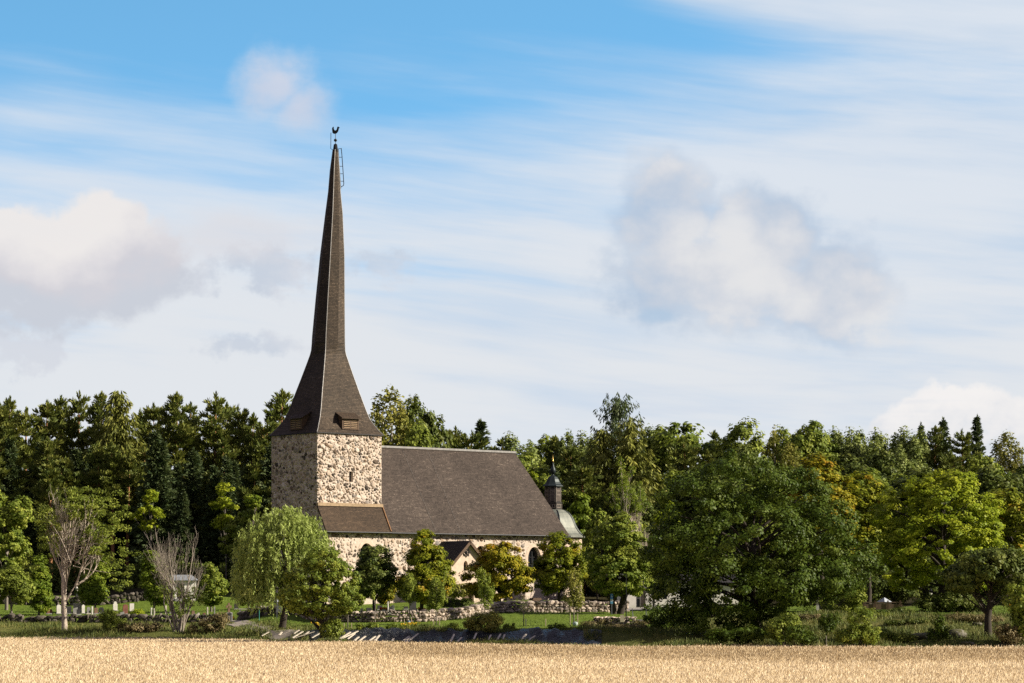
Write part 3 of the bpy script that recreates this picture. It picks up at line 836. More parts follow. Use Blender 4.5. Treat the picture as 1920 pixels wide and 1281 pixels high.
    for j in range(8):
        th = j * math.pi / 4
        ap = R1 * math.cos(math.pi / 8); hwid = R1 * math.sin(math.pi / 8)
        c, s = math.cos(th), math.sin(th)
        def qd(m, u0, u1, z0, z1, d, th=.03):
            V = [(ex + c * (ap + dd) - s * u, ey + s * (ap + dd) + c * u, z) for dd in (0.0, d) for u, z in ((u0, z0), (u1, z0), (u1, z1), (u0, z1))]
            m.add(V, [(4, 5, 6, 7), (0, 1, 5, 4), (1, 2, 6, 5), (2, 3, 7, 6), (3, 0, 4, 7)])
        qd(mb, -.24, .24, zz(940), zz(917), .012)
        for u in (-.32, .26): qd(mf, u, u + .06, zz(941.5), zz(914), .035)
        qd(mf, -.26, .26, zz(929), zz(928), .03)
        qd(mf, -.32, .32, zz(922), zz(920.6), .045)
        qd(mf, -.32, .32, zz(953), zz(952), .12); qd(mf, -.32, .32, zz(946.5), zz(945.5), .12)
        for u in (-.32, -.03, .26): qd(mf, u, u + .06, zz(952), zz(946.5), .115)
    part('lantern_glazing', mb.mesh('lantern_glazing', plain('dusty_pane', (.10, .082, .07), .3)), ln)
    part('lantern_frame', mf.mesh('lantern_frame', plain('pale_frame', (.24, .205, .175), .7)), ln)
    cp = part('lantern_cap', MB().lathe(octo([(912.4, 16), (912.3, 19.6), (911, 19.4), (908, 15.8), (904, 13.2), (899, 11), (895, 8.4), (892.5, 5), (891, 2.2), (889.5, 1.4)]), ex, ey, 8, ph).mesh('lantern_cap', M['greencopper']), ln)
    part('finial', MB().lathe([(hw * m_, zz(y)) for y, hw in [(890, 1.2), (889, 3.0), (886, 5.0), (882.5, 5.7), (879, 4.6), (875, 2.5), (871, 1.4), (866.5, .6)]], ex, ey, 10).mesh('finial', M['greencopper'], True), cp)
    part('gilt_ball', MB().lathe([(hw * m_, zz(y)) for y, hw in [(866.8, .3), (866, 1.3), (864.8, 1.7), (863.4, 1.2), (862, .4), (853, .25)]], ex, ey, 8).mesh('gilt_ball', M['gilt'], True), cp)
build_church()

# ------------------------------------------------------------------ foliage generators (all in tree-local coordinates, trunk foot at the origin)
def unit(a): return a / np.maximum(np.linalg.norm(a, axis=-1, keepdims=True), 1e-9)
def rnd_dirs(r, n): return unit(r.normal(size=(n, 3)))
def rhombi(p, nrm, tdir, size, asp, r):
    """leaf shaped quads: centres p, normals nrm, optional long axis tdir"""
    n = len(p)
    a = rnd_dirs(r, n) if tdir is None else tdir
    if tdir is None:
        a = unit(a - nrm * (a * nrm).sum(1, keepdims=True)); b = np.cross(nrm, a)
    else:
        a = unit(a); b = unit(np.cross(a, rnd_dirs(r, n)))
    s = (size * r.uniform(.65, 1.35, n))[:, None] if np.isscalar(size) else size[:, None]
    V = np.empty((n, 4, 3))
    V[:, 0] = p - a * s; V[:, 1] = p + b * s * asp + a * s * .15; V[:, 2] = p + a * s; V[:, 3] = p - b * s * asp + a * s * .15
    return V.reshape(-1, 3)
def clumps(r, c, rad, per, size, asp=.62, out=None, w=(.55, .35, .35, .5), fill=2.4):
    """leaf clumps: centres c (n,3), radii rad (n,3), 'out' the crown's own outward direction"""
    n = len(c)
    d = rnd_dirs(r, n * per); q = r.uniform(0, 1, n * per) ** (1 / fill)
    C = np.repeat(c, per, 0); Rr = np.repeat(rad, per, 0)
    p = C + d * q[:, None] * Rr
    o = np.repeat(out, per, 0) if out is not None else 0
    nr = unit(d * w[0] + o * w[1] + np.array([0, 0, w[2]]) + rnd_dirs(r, n * per) * w[3])
    V = rhombi(p, nr, None, size, asp, r)
    tint = np.clip(np.repeat(r.uniform(.2, .8, n), per) + r.normal(0, .16, n * per), 0, 1)
    return V, tint
def lobes_points(r, lobes, n, inner=.62, flat=None):
    """n clump centres spread under the skin of the ellipsoid lobes, those deep inside another lobe dropped"""
    L = np.array(lobes, float)
    ar = (L[:, 3] * L[:, 4] + L[:, 3] * L[:, 5] + L[:, 4] * L[:, 5]); pk = r.choice(len(L), n * 2, p=ar / ar.sum())
    d = rnd_dirs(r, n * 2); q = r.uniform(inner ** 2, 1, n * 2) ** .5
    p = L[pk, :3] + d * q[:, None] * L[pk, 3:6]
    keep = np.ones(len(p), bool)
    for k in range(len(L)):
        e = (((p - L[k, :3]) / L[k, 3:6]) ** 2).sum(1)
        keep &= ~((e < (inner * .9) ** 2) & (pk != k))
    p = p[keep][:n]; pk = pk[keep][:n]
    o = unit((p - L[pk, :3]) / L[pk, 3:6])
    return p, o

def limb_mesh(name, m, trunk, limbs, k=6):
    mb = MB(); mb.tube(trunk[0], trunk[1], max(k, 7))
    for p, rr in limbs: mb.tube(p, rr, k if rr[0] > .06 else 4, False)
    return mb.mesh(name, m, True)

def bent(a, b, r, sag=.12, n=4):
    a = np.array(a, float); b = np.array(b, float); L = np.linalg.norm(b - a)
    mid = r.normal(0, .07 * L, 3); mid[2] += sag * L
    out = []
    for i in range(n + 1):
        f = i / n; out.append(a + (b - a) * f + mid * (4 * f * (1 - f)) * .5)
    return out

def broadleaf(name, seed, lobes, leaf, bark, H, trunk_r=.25, nclump=200, per=70, size=.2, crad=(.75, .75, .5), asp=.62, limbs=26, trunk_top=.62, lean=(0, 0), tilt=None, w=(.55, .35, .35, .5), trunks=None, inner=.62):
    """returns [(part name, mesh)]; lobes: (x, y, z, rx, ry, rz)"""
    r = np.random.default_rng(seed)
    c, o = lobes_points(r, lobes, nclump, inner)
    rad = np.array(crad)[None] * r.uniform(.65, 1.35, (len(c), 1))
    V, ti = clumps(r, c, rad, per, size, asp, o, w)
    cen = np.array([np.average([l[0] for l in lobes]), np.average([l[1] for l in lobes])])
    top = H * trunk_top
    tr = []
    for (fx, fy, lx, ly, rr) in (trunks or [(0, 0, lean[0] or cen[0] * .5, lean[1] or cen[1] * .5, trunk_r)]):
        pts = [(fx, fy, -.6), (fx, fy, 0.0), (fx + lx * .2 + r.normal(0, .05), fy + ly * .2, top * .3), (fx + lx * .6, fy + ly * .6, top * .65), (fx + lx, fy + ly, top)]
        tr.append((pts, [rr * 1.5, rr * 1.25, rr, rr * .75, rr * .35]))
    lm = []
    pick = r.choice(len(c), min(limbs, len(c)), replace=False)
    for j in pick:
        pts, rr = tr[r.integers(len(tr))]
        f = np.clip(r.uniform(.25, 1.0), 0, 1); zb = min(max(c[j, 2] * .75 - r.uniform(0, 1.5), H * .12), top)
        Pn = np.array(pts); b = np.array([np.interp(zb, Pn[:, 2], Pn[:, i]) for i in range(3)])
        q = bent(b, c[j], r, .10); L = np.linalg.norm(c[j] - b)
        r0 = min(rr[2] * .55, .035 + L * .018)
        lm.append((q, list(np.linspace(r0, .02, len(q)))))
    mb = MB()
    for pts, rr in tr: mb.tube(pts, rr, 8)
    for p, rr in lm: mb.tube(p, rr, 5, False)
    return [('trunk', mb.mesh(name + '_trunk', bark, True)), ('crown', quadmesh(name + '_crown', V, leaf, ti))]

def lpx(Y, foot, spec):
    """crown lobes given by what they cover in the photo (px, py, half width, half height, depth offset, half depth in m) at distance Y"""
    out = []
    for px, py, rx, ry, dy, ryd in spec:
        q = P(px, py, Y + dy) - foot
        s = (Y + dy) / F
        out.append((q.x, dy, q.z, rx * s, ryd, ry * s))
    return out

def conifer(name, seed, H, leaf, bark, base=.3, width=.22, kind='pine', whorl=.75, tuft=34, size=.34):
    r = np.random.default_rng(seed)
    lean = r.normal(0, .012, 2) * H
    mb = MB()
    tp = [(lean[0] * f * f, lean[1] * f * f, H * f) for f in np.linspace(0, 1, 7)]
    tp[0] = (0, 0, -.8)
    r0 = H * .0125
    mb.tube(tp, list(np.interp(np.linspace(0, 1, 7), [0, .7, 1], [r0 * 1.3, r0 * .6, .03])), 7)
    cs, rd, ds = [], [], []
    z = base * H
    while z < H * .985:
        f = (z - base * H) / (H * (1 - base))
        if kind == 'pine':
            L = H * width * (min(1, f * 3.0 + .45) * (1 - f) ** .62) * 1.15 + .35; nb = r.integers(3, 6); rise = .20 + .35 * f
        elif kind == 'open':
            L = H * width * (1 - f) ** .30 * min(1, .55 + f); nb = r.integers(3, 6); rise = .12 + .30 * f
        elif kind == 'spruce':
            L = H * width * (1 - f) ** .85 + .12; nb = r.integers(5, 8); rise = -.22 + .55 * f
        else:
            L = H * width * (min(1, f * 4 + .5) * (1 - f) ** .75) + .2; nb = r.integers(4, 7); rise = -.10 + .45 * f
        a0 = r.uniform(0, 6.28)
        for b in range(nb):
            if kind == 'pine' and r.uniform() < .16: continue
            a = a0 + b * 6.28 / nb + r.normal(0, .25); l = L * (r.uniform(.45, 1.2) if kind == 'pine' else r.uniform(.75, 1.1))
            d = np.array([math.cos(a), math.sin(a), rise + r.normal(0, .07)])
            s0 = np.array([np.interp(z, [q[2] for q in tp], [q[i] for q in tp]) for i in range(2)] + [z])
            curve = .16 if kind != 'spruce' else .22
            pts = [s0 + d * l * q + np.array([0, 0, curve * l * q * q]) for q in (0, .5, 1)]
            mb.tube(pts, [max(.02, l * .016), .02, .012], 4, False)
            step = .62 if kind == 'pine' else .55
            n = max(1, int(l / step))
            for q in np.linspace(.38 if kind == 'pine' else .15, 1, n + 1):
                c = s0 + d * l * q + np.array([0, 0, curve * l * q * q]); side = np.array([-d[1], d[0], 0])
                spread = l * (.20 if kind == 'pine' else .24) * (1.15 - q)
                for k in ((-1, 1) if spread > .25 else (0,)):
                    cs.append(c + side * spread * k * r.uniform(.6, 1.3) + r.normal(0, .08, 3)); ds.append(d)
                    rd.append((.58, .58, .30) if kind == 'pine' else (.42, .42, .26) if kind == 'spruce' else (.42, .42, .50))
        z += whorl * r.uniform(.75, 1.3) * (1 if kind == 'pine' else .8)
    cs.append(np.array([lean[0], lean[1], H])); rd.append((.22, .22, .5)); ds.append(np.array([0, 0, 1.]))
    cs, rd, ds = np.array(cs), np.array(rd) * r.uniform(.75, 1.25, (len(rd), 1)), unit(np.array(ds))
    n = len(cs)
    dd = rnd_dirs(r, n * tuft); p = np.repeat(cs, tuft, 0) + dd * (r.uniform(0, 1, n * tuft) ** .4)[:, None] * np.repeat(rd, tuft, 0)
    D = np.repeat(ds, tuft, 0)
    if kind in ('larch', 'open'): td = unit(np.array([0, 0, -.9]) + dd * .5 + D * .3)
    elif kind == 'spruce': td = unit(D * .8 + dd * .6 + np.array([0, 0, -.25]))
    else: td = unit(D * .55 + dd * .75 + np.array([0, 0, .45]))
    V = rhombi(p, None, td, size, .26, r)
    ti = np.clip(np.repeat(r.uniform(.2, .8, n), tuft) + r.normal(0, .15, n * tuft), 0, 1)
    return [('trunk', mb.mesh(name + '_trunk', bark, True)), ('crown', quadmesh(name + '_crown', V, leaf, ti))]

def skeleton(r, p0, d0, L, r0, depth, nch=(2, 4), spread=.6, up=.15, shrink=.68, mb=None, tips=None, side=True):
    """recursive bare branching; adds tubes to mb, returns tips"""
    if mb is None: mb = MB()
    if tips is None: tips = []
    p = np.array(p0, float); d = unit(np.array(d0, float)); pts = [p.copy()]
    n = 4
    for i in range(n):
        d = unit(d + r.normal(0, .10, 3) + np.array([0, 0, up * .3])); p = p + d * L / n; pts.append(p.copy())
    r1 = r0 * .62 if depth > 0 else r0 * .25
    mb.tube(pts, list(np.linspace(r0, max(r1, .008), n + 1)), 6 if r0 > .06 else 4 if r0 > .025 else 3, False)
    if depth == 0: tips.append((p, d, L)); return mb, tips
    k = r.integers(nch[0], nch[1] + 1)
    for i in range(k):
        f = 1.0 if i == 0 else r.uniform(.35, 1.0)
        b = pts[min(n, max(1, int(round(f * n))))]
        e = unit(d + rnd_dirs(r, 1)[0] * spread * (0.5 if i == 0 else 1.0) + np.array([0, 0, up]))
        skeleton(r, b, e, L * shrink * r.uniform(.75, 1.2), r1 * (1 if i == 0 else .72), depth - 1, nch, spread, up, shrink, mb, tips)
    return mb, tips

# ------------------------------------------------------------------ leaf and bark colours
LM = {}
LM['oak'] = leafmat('oak_leaves', [(0.026, 0.046, 0.005), (0.050, 0.086, 0.009), (0.086, 0.126, 0.015), (0.136, 0.177, 0.027)], .22)
LM['maple'] = leafmat('maple_leaves', [(0.083, 0.115, 0.010), (0.154, 0.190, 0.014), (0.275, 0.293, 0.022), (0.396, 0.391, 0.035)], .30, patch=((.42, .27, .02), .05, .35))
LM['gold'] = leafmat('bright_maple_leaves', [(0.132, 0.190, 0.012), (0.242, 0.314, 0.018), (0.374, 0.426, 0.028), (0.517, 0.538, 0.055)], .35)
LM['orange'] = leafmat('autumn_maple_leaves', [(0.114, 0.146, 0.014), (0.228, 0.227, 0.016), (0.380, 0.313, 0.020), (0.456, 0.410, 0.040)], .30, patch=((.42, .235, .018), .06, .35))
LM['green'] = leafmat('mid_green_leaves', [(0.072, 0.115, 0.017), (0.139, 0.193, 0.026), (0.240, 0.286, 0.041), (0.360, 0.385, 0.066)], .28)
LM['lime'] = leafmat('lime_green_leaves', [(0.072, 0.125, 0.012), (0.132, 0.194, 0.018), (0.216, 0.281, 0.030), (0.312, 0.350, 0.050)], .34)
LM['dull'] = leafmat('dull_dark_leaves', [(0.045, 0.070, 0.016), (0.080, 0.111, 0.022), (0.134, 0.164, 0.034), (0.201, 0.221, 0.052)], .22)
LM['birch'] = leafmat('birch_leaves', [(0.126, 0.140, 0.032), (0.220, 0.229, 0.049), (0.338, 0.325, 0.073), (0.490, 0.439, 0.114)], .30)
LM['aspen'] = leafmat('aspen_leaves', [(0.108, 0.147, 0.040), (0.186, 0.235, 0.064), (0.294, 0.343, 0.100), (0.412, 0.451, 0.155)], .26)
LM['willow'] = leafmat('willow_leaves', [(0.184, 0.238, 0.060), (0.294, 0.367, 0.090), (0.414, 0.497, 0.140), (0.515, 0.594, 0.220)], .32)
LM['pine'] = leafmat('pine_needles', [(0.060, 0.088, 0.023), (0.114, 0.146, 0.034), (0.192, 0.213, 0.046), (0.302, 0.291, 0.062)], .12)
LM['spruce'] = leafmat('spruce_needles', [(0.033, 0.058, 0.025), (0.061, 0.094, 0.038), (0.101, 0.133, 0.053), (0.155, 0.185, 0.074)], .10)
LM['larch'] = leafmat('larch_needles', [(0.088, 0.108, 0.024), (0.156, 0.172, 0.037), (0.239, 0.248, 0.052), (0.364, 0.347, 0.080)], .18)
LM['rust'] = leafmat('dead_needles', [(0.091, 0.042, 0.016), (0.169, 0.075, 0.026), (0.247, 0.117, 0.039)], .12)
LM['ash'] = leafmat('ash_leaves', [(0.087, 0.124, 0.022), (0.163, 0.210, 0.033), (0.273, 0.325, 0.050), (0.393, 0.433, 0.088)], .30)
LM['dry'] = leafmat('dry_weed_leaves', [(.09, .08, .03), (.16, .135, .055), (.25, .20, .095), (.36, .29, .16)], .2)
BK = dict(
    dark=plain('dark_bark', (.045, .036, .028), .9, sc=5), grey=plain('grey_bark', (.19, .165, .14), .9, sc=4),
    pale=plain('bleached_bark', (.44, .375, .305), .9, sc=5), pine=plain('orange_pine_bark', (.30, .145, .065), .85, sc=3),
    white=plain('white_birch_bark', (.55, .52, .47), .8, var=.4, sc=4))

def plant_tree(name, label, parts_, foot, rz=0.0, cat='tree', group=None, scale=1.0):
    t = thing(name, label, cat, foot, rz, group, scale)
    for n, me in parts_: part(n, me, t)
    return t

# ------------------------------------------------------------------ the forest behind
_tops = {}
def top_of(me):
    if me.name not in _tops:
        z = np.empty(len(me.vertices) * 3, dtype=np.float32); me.vertices.foreach_get('co', z); _tops[me.name] = float(np.quantile(z[2::3], .9995))
    return _tops[me.name]
def forest():
    PN = [conifer('pine%d' % i, 100 + i, 20, LM['pine'], BK['pine'], b, w, 'pine', .85, 40, .30) for i, (b, w) in enumerate([(.34, .17), (.40, .14), (.28, .19), (.46, .15), (.22, .18)])]
    SP = [conifer('spruce%d' % i, 120 + i, 20, LM['spruce'], BK['dark'], b, w, 'spruce', .85, 24, .30) for i, (b, w) in enumerate([(.06, .17), (.10, .21), (.04, .14)])]
    LA = [conifer('larch%d' % i, 130 + i, 20, LM['larch'], BK['dark'], .10, w, 'larch', .85, 24, .28) for i, w in enumerate([.24, .22])]
    BI = [broadleaf('birch%d' % i, 140 + i, l, LM['birch'], BK['white'], 18, .16, 230, 44, .17, (.42, .42, 1.0), .55, 22, .9, w=(.5, .3, .1, .7)) for i, l in enumerate([
        [(0, 0, 9, 2.9, 2.9, 6.0), (.4, 0, 14.5, 1.7, 1.7, 3.6), (-1.3, .3, 12, 1.5, 1.5, 3.0)], [(0, 0, 8.5, 2.6, 2.6, 6.2), (-.5, 0, 14, 1.5, 1.5, 4.0), (1.4, 0, 11, 1.6, 1.5, 2.8)]])]
    AS = [broadleaf('aspen%d' % i, 150 + i, l, LM['aspen'], BK['grey'], 18, .16, 250, 44, .19, (.50, .50, .95), .6, 14, .85, w=(.5, .35, .3, .6)) for i, l in enumerate([
        [(0, 0, 10, 2.4, 2.4, 6.5), (.7, 0, 15.2, 1.1, 1.1, 2.8), (-1.0, .4, 14.2, 1.0, 1.0, 2.8), (.0, -.7, 13.6, 1.1, 1.1, 2.6)],
        [(0, 0, 9.5, 2.9, 2.6, 6.6), (1.4, 0, 14.0, 1.0, 1.0, 3.0), (-.4, .2, 15.4, 1.0, 1.0, 2.6), (-1.7, .2, 13.0, 1.0, 1.0, 2.8)],
        [(0, 0, 9.5, 2.2, 2.2, 6.8), (0, 0, 15.6, 1.1, 1.1, 2.4), (.9, .3, 13.5, 1.0, 1.0, 2.6)]])]
    RO = [broadleaf('round%d' % i, 160 + i, l, LM[m], BK['dark'], 17, .22, 260, 50, .22, (.85, .85, .60), .65, 12, .6) for i, (m, l) in enumerate([
        ('green', [(0, 0, 10, 4.3, 4.0, 5.5), (2.0, 0, 13.0, 2.6, 2.6, 2.6), (-2.2, 0, 12, 2.6, 2.6, 2.8), (0, 0, 14.6, 2.4, 2.4, 2.2)]),
        ('green', [(0, 0, 9, 3.6, 3.6, 6.0), (.8, 0, 14.2, 2.2, 2.2, 2.6), (-1.8, 0, 11.5, 2.2, 2.2, 2.8)]),
        ('dull', [(0, 0, 8.5, 3.9, 3.6, 6.2), (1.2, 0, 13.4, 2.3, 2.2, 2.8), (-1.9, 0, 11.5, 2.4, 2.2, 3.0)]),
        ('ash', [(0, 0, 9, 3.6, 3.4, 5.8), (-.6, 0, 14.0, 2.2, 2.2, 2.8), (2.0, 0, 11.5, 2.0, 2.0, 2.6)])])]
    LI = [broadleaf('edge%d' % i, 170 + i, [(0, 0, 4.2, 1.9, 1.9, 3.4), (.6, 0, 6.6, 1.1, 1.1, 1.6), (-.8, 0, 5.0, 1.3, 1.2, 1.5)], LM[m], BK['dark'], 8, .10, 110, 44, .20, (.60, .60, .36), .65, 10, .7) for i, m in enumerate(['lime', 'gold', 'green'])]
    OL = [conifer('openlarch', 139, 20, LM['spruce'], BK['dark'], .30, .21, 'open', .9, 16, .22)]
    LIB = dict(O=(OL, 20.3), P=(PN, 20.3), S=(SP, 20.3), L=(LA, 20.3), B=(BI, 17.6), A=(AS, 17.6), R=(RO, 16.8), E=(LI, 8.0))
    NAME = dict(O='larch_tree', P='pine_tree', S='spruce_tree', L='larch_tree', B='birch_tree', A='aspen_tree', R='deciduous_tree', E='edge_tree')
    def put(kind, i, px, ptop, Y, wide=1.0, label='', group=None, rz=None, extra=0):
        protos, h0 = LIB[kind]; pr = protos[i % len(protos)]
        h0 = top_of(pr[1][1])
        g = G(px, Y); s = (Z_(ptop, Y) - g.z) / h0
        return plant_tree(NAME[kind], label, protos[i % len(protos)], g, random.uniform(0, 6.28) if rz is None else rz, 'tree', group, (s * wide, s * wide, s))
    # left skyline, one by one
    for a in [
        ('P', 3, -6, 752, 344, .9, 'pine cut by the left edge of the picture, at the skyline'),
        ('P', 1, 16, 745, 350, .75, 'narrow pine with a thin pointed top nearest the left edge of the skyline'),
        ('P', 0, 46, 766, 346, 1.0, 'broad low-topped pine second in from the left edge of the skyline'),
        ('P', 3, 84, 752, 352, .9, 'open-crowned pine third from the left on the skyline, sky showing through it'),
        ('P', 1, 113, 743, 356, .8, 'slim pine behind and between the open-crowned pine and the flat layered one'),
        ('P', 0, 147, 736, 350, .85, 'tall pine with flat layered branches above the ash with the bare limbs'),
        ('P', 4, 190, 737, 347, .8, 'dense narrow-topped pine just left of the big larch'),
        ('L', 0, 222, 737, 338, 1.15, 'big soft larch with a ragged open top left of the church'),
        ('P', 2, 262, 770, 352, .8, 'low pine top just right of the big larch'),
        ('P', 3, 289, 757, 350, .85, 'flat round-topped pine between the larch and the pointed pine'),
        ('P', 4, 331, 738, 346, .95, 'dense pointed pine halfway between the larch and the tower'),
        ('P', 1, 357, 756, 354, .8, 'slim pine tucked behind the dense pointed pine'),
        ('P', 0, 402, 738, 348, .9, 'pine with orange trunk and stepped crown, tallest one near the tower'),
        ('P', 3, 428, 756, 356, .8, 'forked pine top right of the stepped pine'),
        ('P', 2, 449, 763, 352, .8, 'leaning pine top three places left of the tower'),
        ('P', 1, 470, 776, 348, .8, 'short pine top beside the gap left of the tower'),
        ('P', 2, 498, 790, 346, .9, 'low pine crown touching the tower wall'),
        ('P', 4, 526, 733, 352, .95, 'dark shaded pine rising right behind the spire skirt'),
        ('S', 1, 362, 845, 332, 1.05, 'bluish green spruce standing in front of the pines left of the tower'),
        ('S', 2, 330, 870, 334, .9, 'slim bluish spruce leaning on the larger spruce left of the tower')]:
        put(*a[:6], label=a[6], group='pines and other trees on the skyline left of the church' if a[3] < 800 else None)
    # shaded mass under them
    for i in range(46):
        px = -30 + (i * 67) % 560 + random.uniform(-10, 10); Y = random.uniform(326, 344)
        k = random.choice('PPSPSP'); top = random.uniform(810, 930)
        put(k, random.randrange(5), px, top, Y, random.uniform(.9, 1.2), 'dark %s in the shaded forest mass left of the tower' % {'P': 'pine', 'S': 'spruce', 'R': 'leafy tree'}[k], 'shaded %s left of the tower' % {'P': 'pines', 'S': 'spruces', 'R': 'leafy trees'}[k])
    # behind the nave
    for a in [
        ('B', 0, 733, 729, 352, 1.15, 'tall yellow-green birch with hanging twigs just right of the spire skirt'),
        ('B', 1, 712, 765, 350, .8, 'thin birch half hidden by the spire skirt'),
        ('R', 2, 795, 742, 358, .62, 'dark tall narrow tree behind the roof ridge beside the birch'),
        ('P', 3, 832, 800, 362, .9, 'pine right of the dark narrow tree, over the roof ridge'),
        ('P', 0, 858, 802, 364, .9, 'pine with layered branches over the middle of the roof ridge'),
        ('S', 0, 904, 790, 366, 1.0, 'small pointed spruce alone over the roof ridge'),
        ('P', 2, 882, 812, 362, 1.0, 'low pine left of the pointed spruce over the roof ridge'),
        ('R', 3, 775, 790, 350, .7, 'yellowish tree between birch and dark narrow tree'),
        ('P', 1, 942, 822, 372, 1.0, 'small dark pine near the east end of the ridge'),
        ('A', 1, 964, 810, 368, 1.15, 'light green aspen above the east end of the roof')]:
        put(*a[:6], label=a[6], group='trees over the nave roof')
    # right-hand skyline
    for a in [
        ('A', 0, 992, 826, 400, 1.0, 'pale aspen right behind the light green aspen'),
        ('R', 1, 1018, 815, 410, .8, 'green round tree on the skyline above the lantern'),
        ('P', 4, 1042, 818, 405, .9, 'dark pine top on the skyline just right of the lantern'),
        ('A', 2, 1062, 810, 402, 1.0, 'slim aspen with a pointed top left of the open larch'),
        ('A', 0, 1086, 808, 404, 1.0, 'second slim aspen left of the open larch'),
        ('A', 1, 1112, 815, 400, 1.0, 'aspen touching the open larch on its left'),
        ('O', 0, 1155, 738, 352, .9, 'tall open larch with spreading bare-looking branches standing above the skyline'),
        ('A', 2, 1215, 800, 398, 1.1, 'aspen just right of the open larch'),
        ('R', 0, 1272, 793, 394, 1.1, 'broad round olive-green tree on the skyline right of the open larch'),
        ('R', 1, 1235, 798, 402, .9, 'green tree between the aspen and the broad olive tree'),
        ('P', 1, 1345, 808, 412, .9, 'dark pine in the dip between two olive trees'),
        ('R', 3, 1392, 786, 392, .95, 'rounded tree with loose brownish-green twigs on the skyline'),
        ('B', 1, 1452, 801, 396, .9, 'thin-topped birch with sparse twigs on the skyline'),
        ('R', 3, 1473, 800, 399, .7, 'olive tree behind the sparse birch'),
        ('R', 0, 1521, 790, 393, .85, 'dense dome-shaped tree with a reddish crown edge'),
        ('A', 1, 1562, 800, 396, 1.0, 'aspen next to the dense dome-shaped tree'),
        ('A', 0, 1590, 801, 394, 1.0, 'aspen over the orange maple'),
        ('A', 2, 1612, 806, 397, .9, 'slender aspen left of the twin aspens'),
        ('A', 1, 1640, 803, 392, 1.0, 'wide aspen in the middle of the right skyline'),
        ('A', 0, 1700, 800, 393, 1.1, 'bright aspen right of the dip in the skyline'),
        ('A', 2, 1727, 806, 395, .9, 'slim aspen left of the dark spruces'),
        ('S', 2, 1731, 797, 408, .7, 'spruce tip peeping over the aspens'),
        ('S', 1, 1769, 788, 398, .8, 'dark broad spruce left of the pointed spruce'),
        ('P', 4, 1752, 800, 396, .8, 'dark pine on the left flank of the broad spruce'),
        ('P', 2, 1806, 808, 394, .9, 'green pine between the two spruces'),
        ('S', 0, 1831, 782, 404, .75, 'slim pointed spruce standing above the right skyline'),
        ('B', 0, 1880, 809, 390, 1.15, 'yellowish birch near the right edge of the picture'),
        ('B', 1, 1922, 832, 388, 1.0, 'birch cut by the right edge of the picture'),
        ('A', 0, 1664, 815, 400, .8, 'aspen in the dip of the right skyline')]:
        put(*a[:6], label=a[6], group='trees on the skyline right of the church')
    # second row under the right skyline
    for a in [
        ('P', 0, 1012, 868, 360, 1.0, 'pine with red trunk right behind the lantern'),
        ('P', 2, 1070, 838, 366, 1.0, 'broad pine with a bent trunk right of the lantern'),
        ('P', 4, 1108, 850, 364, 1.0, 'pine between the broad pine and the open larch'),
        ('R', 3, 980, 850, 362, .9, 'leafy green tree beside the upper end of the hip'),
        ('L', 1, 1186, 788, 345, 1.25, 'dark larch crowding the tall open larch on its right'),
        ('L', 0, 1130, 808, 346, 1.2, 'dark larch crowding the tall open larch on its left'),
        ('P', 2, 1290, 830, 368, 1.2, 'brownish pine under the broad olive tree'),
        ('P', 0, 1330, 845, 366, 1.1, 'pine left of the big oak crown'),
        ('A', 1, 1400, 828, 372, 1.0, 'pale aspen rising behind the top of the big oak'),
        ('R', 2, 1350, 850, 364, 1.0, 'dull leafy tree behind the big oak'),
        ('B', 0, 1480, 830, 370, 1.0, 'pale hanging birch right of the oak top'),
        ('R', 2, 1600, 850, 366, 1.0, 'dark tree behind the orange maples'),
        ('A', 0, 1690, 835, 370, 1.0, 'pale green aspen behind the bright maple'),
        ('R', 2, 1650, 845, 368, .9, 'dark leafy tree behind the gap between the maples'),
        ('P', 2, 1790, 848, 364, 1.1, 'dark pine over the bright maple'),
        ('R', 1, 1850, 850, 366, 1.0, 'green tree under the yellowish birch'),
        ('R', 2, 1915, 870, 360, 1.0, 'dark leafy tree at the right edge of the picture')]:
        put(*a[:6], label=a[6])
    for i in range(44):
        px = 960 + (i * 83) % 1010 + random.uniform(-12, 12); Y = random.uniform(334, 352)
        k = random.choice('RRPSR'); top = random.uniform(870, 960)
        put(k, random.randrange(5) if k != 'R' else random.choice([0, 1, 2]), px, top, Y, random.uniform(.95, 1.25), 'dark %s in the shaded forest mass right of the church' % {'P': 'pine', 'S': 'spruce', 'R': 'leafy tree'}[k], 'shaded %s right of the church' % {'P': 'pines', 'S': 'spruces', 'R': 'leafy trees'}[k])
    for px, top, Y, i, lab in [(1000, 885, 345, 1, 'yellow-green bush lit beside the hip of the roof'), (1085, 925, 336, 0, 'small bright tree right of the lantern'), (1120, 955, 326, 2, 'green leafy tree right of the chapel dome'), (1180, 962, 322, 2, 'green tree under the half-dead ash'),
                               (1255, 940, 318, 1, 'small yellowish tree left of the big oak'), (1292, 985, 316, 0, 'lit leafy tree behind the left side of the oak'), (1205, 1010, 312, 2, 'low leafy tree behind the double-trunked tree')]:
        put('E', i, px, top, Y, .7, lab)
    # rust-brown dead spruce by the lantern
    dead = conifer('dead', 181, 9, LM['rust'], BK['pine'], .25, .2, 'spruce', .8, 14, .28)
    plant_tree('dead_spruce', 'rust-brown dead conifer behind the lantern', dead, G(1012, 350), 0, 'tree', None, 1.35)
forest()

